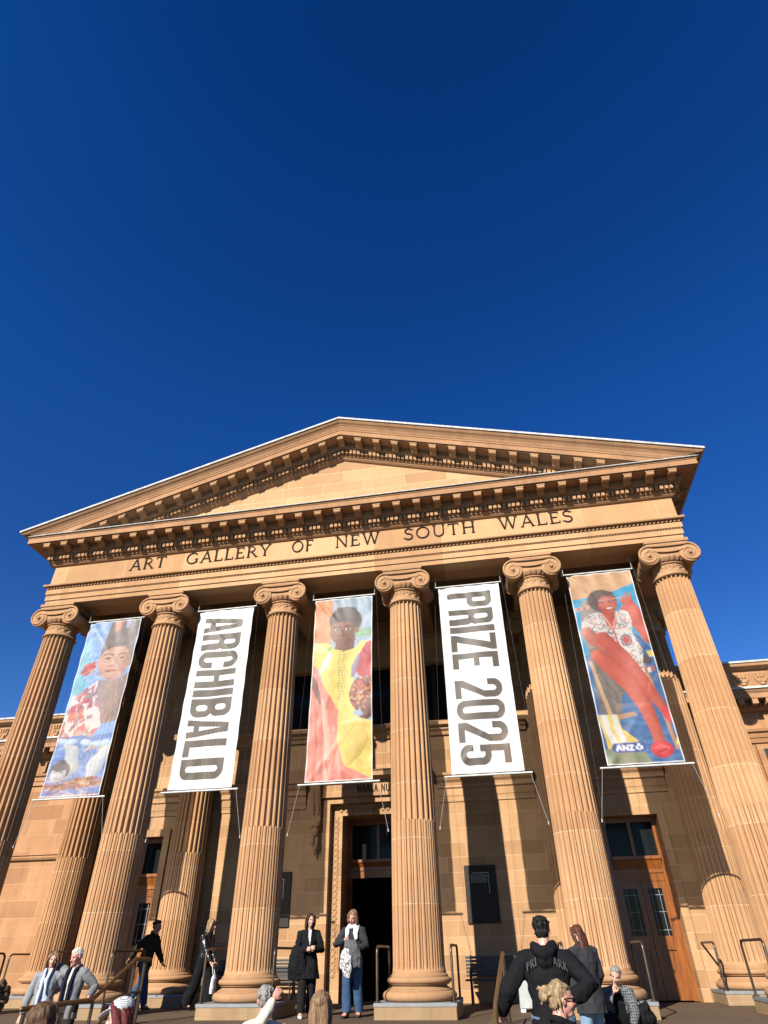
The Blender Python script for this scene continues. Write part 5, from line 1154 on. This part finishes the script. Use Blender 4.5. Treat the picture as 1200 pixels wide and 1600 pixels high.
p = person('woman in long grey cardigan over pale blue shirt, arm in arm on the steps', (-4.30, -2.72, LZ), 14, 1.605, 'fair', ('bob', 'mid'), (18, 4, 6), handR=(-.17, -.02, .47), hintR=(-1, .5, 0), handL=(.20, .05, .52),
           top=dict(name='cardigan', mat=grey_k, ease=.014, hem=-.20, flare=.022, open=.055), inner=dict(name='shirt', mat=ltblue, ease=.006, hem=-.06), bottom=dict(name='trousers', mat=navy), shoes=black_sh)
m = MB(); u = p['up']; m.tube([u(.33, .03, -.03), u(.32, -.045, -.03), u(.24, -.082, -.02), u(.10, -.085, -.025), u(-.03, -.09, -.03)], [.018, .024, .03, .032, .02], 10); m.tube([u(.33, .03, .03), u(.32, -.045, .03), u(.24, -.082, .02), u(.12, -.085, .03)], [.018, .024, .03, .02], 10)
remesh(m, 'scarf', .008, fab('pale_blue_scarf', (.60, .66, .76)), p['root'], disp=wrinkle(.01, 3.3))
p = person('white haired man in grey jacket and navy scarf resting a hand on the rail', (-3.83, -2.70, LZ), -8, 1.65, 'pink', ('short', 'white'), (-10, 14, -4), wide=1.1, handL=('w', -3.43, -2.80, .20), hintL=(.35, 1, -.4), handR=('w', -4.46, -2.58, .48), hintR=(-.6, .6, .6),
           top=dict(name='jacket', mat=fab('mid_grey_jacket', (.19, .195, .20)), ease=.016, hem=-.10, open=.05), inner=dict(name='shirt', mat=cream, ease=.005, hem=-.03), bottom=dict(name='trousers', mat=fab('dark_brown_trousers', (.035, .028, .025))), shoes=black_sh)
m = MB(); u = p['up']
for s in (-1, 1): m.tube([u(.32, .05, 0), u(.325, .02, s*.045), u(.29, -.055, s*.042), u(.18, -.088, s*.04), u(.04, -.085, s*.038)], [.026, .03, .032, .034, .03], 10)
remesh(m, 'scarf', .008, navy, p['root'], disp=wrinkle(.01, 5.1))
person('man in dark olive jacket and jeans striding right across the portico', (-4.93, 1.72, PZ), 84, 1.69, 'tan', ('short', 'dark'), (0, 6, 0), lean=13, handL=('w', -4.50, 1.80, .56), hintL=(.2, 1, -.3), handR=('w', -5.36, 1.62, .62), hintR=(-.3, 1, 0),
       legs={1: (.05, .17, .045), -1: (-.05, -.15, 0)}, top=dict(name='jacket', mat=olive, ease=.016, hem=-.06, collar=True), inner=dict(name='shirt', mat=cream), bottom=dict(name='jeans', mat=denim, ease=.010), shoes=brown_sh)
p = person('blond woman in black leather jacket walking right between the left columns', (-3.47, 1.72, PZ), 78, 1.68, 'fair', ('bob', 'blond'), (6, 8, 0), lean=3, handL=('w', -3.18, 1.62, .62), hintL=(.3, 1, -.2), handR=('w', -3.22, 1.50, .62), hintR=(-.3, 1, -.2),
           legs={1: (.05, -.13, 0), -1: (-.05, .16, .03)}, top=dict(name='leather_jacket', mat=leather, ease=.012, hem=-.02, collar=True), inner=dict(name='shirt', mat=blk), bottom=dict(name='wide_trousers', mat=blk, ease=.014, flare=.03), shoes=black_sh)
bag = empty('tote_bag', (-3.10, 1.50, .06)); tag(bag, 'small white bag held by the blond woman in leather jacket', 'bag')
m = MB(); m.tube([(0, 0, 0), (0, 0, .10), (.01, 0, .27), (.01, 0, .33)], [(.05, .10), (.06, .12), (.05, .10), (.02, .06)], 16); remesh(m, 'bag_body', .008, white_c, bag, disp=wrinkle(.012, 8))
MB().tube([(.0, -.05, .32), (-.05, -.04, .48), (-.08, 0, .55), (-.05, .04, .48), (0, .05, .32)], .007, 6).build('strap', white_c, bag, smooth=True)
p = person('woman in black coat and white shoes with clasped hands beside the central door', (-.47, -.20, PZ), 24, 1.645, 'fair', ('bob', 'dark'), (12, 4, 4), handR=(-.005, -.125, .645), hintR=(-1, .5, -.4), handL=(.03, -.13, .64), hintL=(1, .5, -.4), curl=.9,
           legs={1: (.055, .03, 0), -1: (-.06, -.06, 0)}, top=dict(name='coat', mat=blk, ease=.017, hem=-.17, flare=.034, collar=True, open=.016, vee=True), inner=dict(name='shirt', mat=white_c, ease=.008), bottom=dict(name='trousers', mat=fab('black_trousers', (.016, .016, .018)), ease=.012), shoes=white_sh)
j = empty('folded_coat', (-.60, -.36, PZ+.60)); tag(j, 'black coat hung over the forearm of the woman beside the door', 'coat')
m = MB(); m.tube([(-.02, 0, .50), (-.03, -.04, .36), (-.02, -.04, .12), (-.02, -.03, -.02)], [(.10, .05), (.15, .06), (.18, .055), (.17, .03)], 16, xdir=(1, .2, 0)); remesh(m, 'coat_cloth', .009, blk, j, disp=wrinkle(.03, 4))
p = person('woman in jeans and white scarf looking down as she leaves the doorway', (.43, -.17, PZ), -6, 1.70, 'pink', ('bob', 'mid'), (-8, 22, 10), handR=(-.055, -.12, .70), hintR=(-1, .5, -.3), handL=(.06, -.14, .62), hintL=(1, .6, -.4), curl=.9,
           legs={1: (.055, .05, .0), -1: (-.05, -.06, 0)}, top=dict(name='jumper', mat=char, ease=.012, hem=-.04), inner=None, bottom=dict(name='jeans', mat=denim, ease=.008, flare=.012), shoes=fab('dark_boot', (.03, .03, .032)))
m = MB(); u = p['up']
for q in (-1, 1): m.tube([u(.305, .05, q*.02), u(.312, .015, q*.052), u(.285, -.05, q*.055), u(.235, -.072, q*.05), u(.175, -.07, q*.06)], [(.03, .028), (.05, .03), (.055, .028), (.05, .024), (.03, .014)], 12)
m.tube([u(.315, -.02, -.045), u(.29, -.062, 0), u(.315, -.02, .045)], [.028, .034, .028], 10)
remesh(m, 'scarf', .008, white_c, p['root'], disp=wrinkle(.012, 6))
j = empty('grey_jacket', (.42, -.42, PZ+.72)); tag(j, 'grey jacket bundled over the arms of the woman in jeans', 'jacket')
m = MB(); m.tube([(.02, .02, .46), (.03, -.03, .34), (.05, -.02, .16), (.07, 0, .02)], [(.12, .06), (.15, .07), (.13, .06), (.10, .04)], 16, xdir=(1, 0, 0)); m.tube([(.10, .0, .42), (.17, .02, .22), (.17, .03, .02)], [.05, .055, .045], 10); remesh(m, 'jacket_cloth', .009, fab('slate_jacket', (.105, .108, .115)), j, disp=wrinkle(.035, 9))
j = empty('patterned_scarf', (.405, -.50, PZ+.70)); tag(j, 'grey and white patterned scarf hanging below the bundled jacket', 'scarf')
t = NT('patterned_scarf_cloth'); tc = t.n('ShaderNodeTexCoord'); n_ = t.ramp(t.noise(tc.outputs['Object'], 26, 3, .6, 1.5), .47, .53); t.l(t.mix(n_, (.12, .12, .13), (.60, .60, .60)), t.b.inputs['Base Color']); t.b.inputs['Roughness'].default_value = .9
m = MB(); m.tube([(-.05, 0, .34), (-.03, -.02, .20), (-.01, -.03, .04), (-.01, -.01, -.10)], [(.07, .05), (.10, .06), (.10, .055), (.06, .03)], 14, xdir=(1, 0, 0)); m.tube([(-.10, .02, .32), (-.13, .0, .14), (-.12, 0, .02)], [.03, .04, .03], 8); remesh(m, 'scarf_cloth', .008, t.m, j, disp=wrinkle(.03, 2))
p = person('man in black hoodie seen from behind, gripping the brass rail, elbow out', (3.907, -6.46, LZ), 176, 1.80, 'fair', ('short', 'black'), (-4, 4, 0), lean=3, wide=1.14, handL=('w', 3.40, -6.30, .20), hintL=(.35, .8, -.1), handR=('w', 3.907+.17, -6.58, .30), hintR=(-1, .25, -.1), curl=1.0,
           top=dict(name='hoodie', mat=blk, ease=.023, hem=-.05, hood=True, wr=.02), bottom=dict(name='jeans', mat=fab('washed_denim', (.10, .15, .22)), ease=.014), shoes=white_sh)
# lettering across the shoulders of the hoodie, wrapped on the cloth
tm = MB(); u = p['up']; H_ = p['H']
def back(a, v, t):      # a across the back (+ = person's left), v height; follows the round of the shoulders
    x = a; yb = .051*H_+.036*H_*1.02-max(0, abs(a)-.04)**2*1.75; q = u(0, 0, 0)
    lnr = rad(3); y = yb; z = .262*H_+v-abs(a)*.42-.012
    return (x, y*math.cos(lnr)-z*math.sin(lnr)+t+.012, q.z+z*math.cos(lnr)+y*math.sin(lnr))
text(tm, 'PRI', .20, .085, 0, .07, 0, depth=.004, serif=False, fn=back); text(tm, 'ARK', -.075, -.215, 0, .07, 0, depth=.004, serif=False, fn=back)
tm.build('chest_lettering', fab('grey_print', (.085, .085, .09)), p['root']).name = 'back_lettering'
person('woman with long auburn hair in charcoal jacket and pale jeans, from behind', (4.62, -2.36, (FZ-.12)*S), 214, 1.70, 'fair', ('long', 'auburn'), (14, 10, 0), lean=2, handL=(.13, -.06, .46), handR=(-.12, -.09, .50),
       top=dict(name='jacket', mat=char, ease=.030, hem=-.17, flare=.02, collar=True, wr=.016), bottom=dict(name='jeans', mat=paled, ease=.016), shoes=white_sh)
SZ = PZ-.545+.0
p = person('seated grey haired person in checked shirt leaning cheek on one hand', (5.13, -1.52, PZ-.62), -8, 1.66, 'fair', ('short', 'grey'), (-6, 16, 14), lean=20, sit=.60, handR=('w', 5.02, -1.90, .19), hintR=(-.6, -.2, -1), handL=('w', 5.22, -2.02, -.22), hintL=(.8, .4, -.2), curl=1.0,
           legs={1: (.10, -.27, .22), -1: (-.10, -.26, .22)}, top=dict(name='checked_shirt', mat=fab('checked_flannel', (.04, .045, .05), plaid=((.17, .18, .185), .034)), ease=.018, hem=0, open=.05), inner=dict(name='tee', mat=blk, ease=.01), bottom=dict(name='trousers', mat=blk, ease=.012), shoes=black_sh)
bag = empty('shoulder_bag', (5.40, -1.75, PZ)); tag(bag, 'soft black bag on the step beside the seated person', 'bag')
m = MB(); m.tube([(-.10, 0, .04), (-.05, -.02, .16), (.06, 0, .20), (.16, .02, .06)], [.06, .11, .12, .07], 14); m.ell((.03, 0, .09), (.19, .12, .10)); remesh(m, 'bag_body', .009, blk, bag, disp=wrinkle(.03, 12))
MB().tube([(-.1, .05, .12), (-.14, .1, .24), (0, .12, .30), (.12, .08, .16)], .012, 8).build('strap', blk, bag, smooth=True)
p = person('woman with blond bun and dark sunglasses in black jacket, in profile', (3.92, -8.0, GZ), 118, 1.70, 'pink', ('bun', 'blond'), (-14, 2, 0),
           top=dict(name='jacket', mat=blk, ease=.016, hem=-.05, collar=True), bottom=dict(name='jeans', mat=denim, ease=.01), shoes=white_sh)
g = MB(); hd = p['hd']; hh = p['hh']
for s in (1, -1):
    g.ell(hd(s*.15, -.40, .02), (.125*hh, .03*hh, .085*hh), p['HR']); g.tube([hd(s*.27, -.38, .05), hd(s*.35, -.22, .06), hd(s*.37, .05, .03)], [.03*hh, .022*hh, .018*hh], 6)
g.tube([hd(-.06, -.43, .04), hd(.06, -.43, .04)], .016*hh, 6); g.build('sunglasses', plain('black_acetate', (.01, .01, .011), .15), p['root'], smooth=True)
u = p['up']; pp = MB()
for k in (0, .016): pp.tube([u(.285+k, .098-.8*k, -.10), u(.26+k, .085-.8*k, -.13), u(.245+k, .03, -.155)], .0032, 6); pp.tube([u(.285+k, .098-.8*k, .10), u(.26+k, .085-.8*k, .13), u(.245+k, .03, .155)], .0032, 6)
pp.build('white_piping', white_c, p['root'], smooth=True)
person('man in cream jumper seen from behind, arm raised with hand on his head', (1.05, -6.90, GZ), 190, 1.65, 'pink', ('short', 'grey'), (22, -6, 6), handL=('w', 1.165, -7.0, .355), hintL=(.3, 1, -.9),
       top=dict(name='jumper', mat=cream, ease=.011, hem=-.06), bottom=dict(name='trousers', mat=navy), shoes=brown_sh)
person('woman with long straight light brown hair seen from behind, looking up', (1.69, -7.14, GZ), 182, 1.615, 'fair', ('long', 'mid'), (6, -8, 0), top=dict(name='jacket', mat=char, ease=.015, hem=-.05), bottom=dict(name='jeans', mat=denim), shoes=white_sh)
person('person with curly brown hair seen from behind at the left edge', (-.86, -8.5, GZ), 190, 1.73, 'fair', ('curly', 'brown'), (0, -6, 0), top=dict(name='jacket', mat=navy, ease=.016, hem=-.06), bottom=dict(name='jeans', mat=denim), shoes=brown_sh)
person('person with short light brown hair seen from behind on the forecourt', (.33, -9.52, GZ), 178, 1.655, 'fair', ('long', 'brown'), (4, -8, 0), top=dict(name='coat', mat=char, ease=.016, hem=-.12), bottom=dict(name='trousers', mat=blk), shoes=black_sh)
p = person('woman with dark red hair under a grey striped cap, pale top', (.40, -8.5, GZ), -62, 1.63, 'fair', ('bob', 'red'), (0, 14, -14), top=dict(name='pale_top', mat=fab('pale_lilac_top', (.55, .55, .64)), ease=.014, hem=-.05), bottom=dict(name='jeans', mat=denim), shoes=white_sh)
t = NT('striped_cap_cloth'); tc = t.n('ShaderNodeTexCoord'); sp = t.n('ShaderNodeSeparateXYZ'); t.l(tc.outputs['Object'], sp.inputs[0])
fr_ = t.math('FRACT', t.math('DIVIDE', t.math('ADD', sp.outputs[2], t.math('MULTIPLY', sp.outputs[0], .4)), .009)); t.l(t.mix(t.math('LESS_THAN', fr_, .35), (.52, .53, .54), (.13, .13, .14)), t.b.inputs['Base Color']); t.b.inputs['Roughness'].default_value = .9
hd = p['hd']; hh = p['hh']; m = MB(); m.ell(hd(0, .08, .27), (.42*hh, .47*hh, .34*hh), p['HR']); m.tube([hd(0, -.30, .30), hd(0, -.55, .26), hd(0, -.72, .18)], [(.33*hh, .05*hh), (.30*hh, .035*hh), (.16*hh, .02*hh)], 16, xdir=p['HR']@Vector((1, 0, 0)))
remesh(m, 'cap', .007, t.m, p['root'], smooth=2)
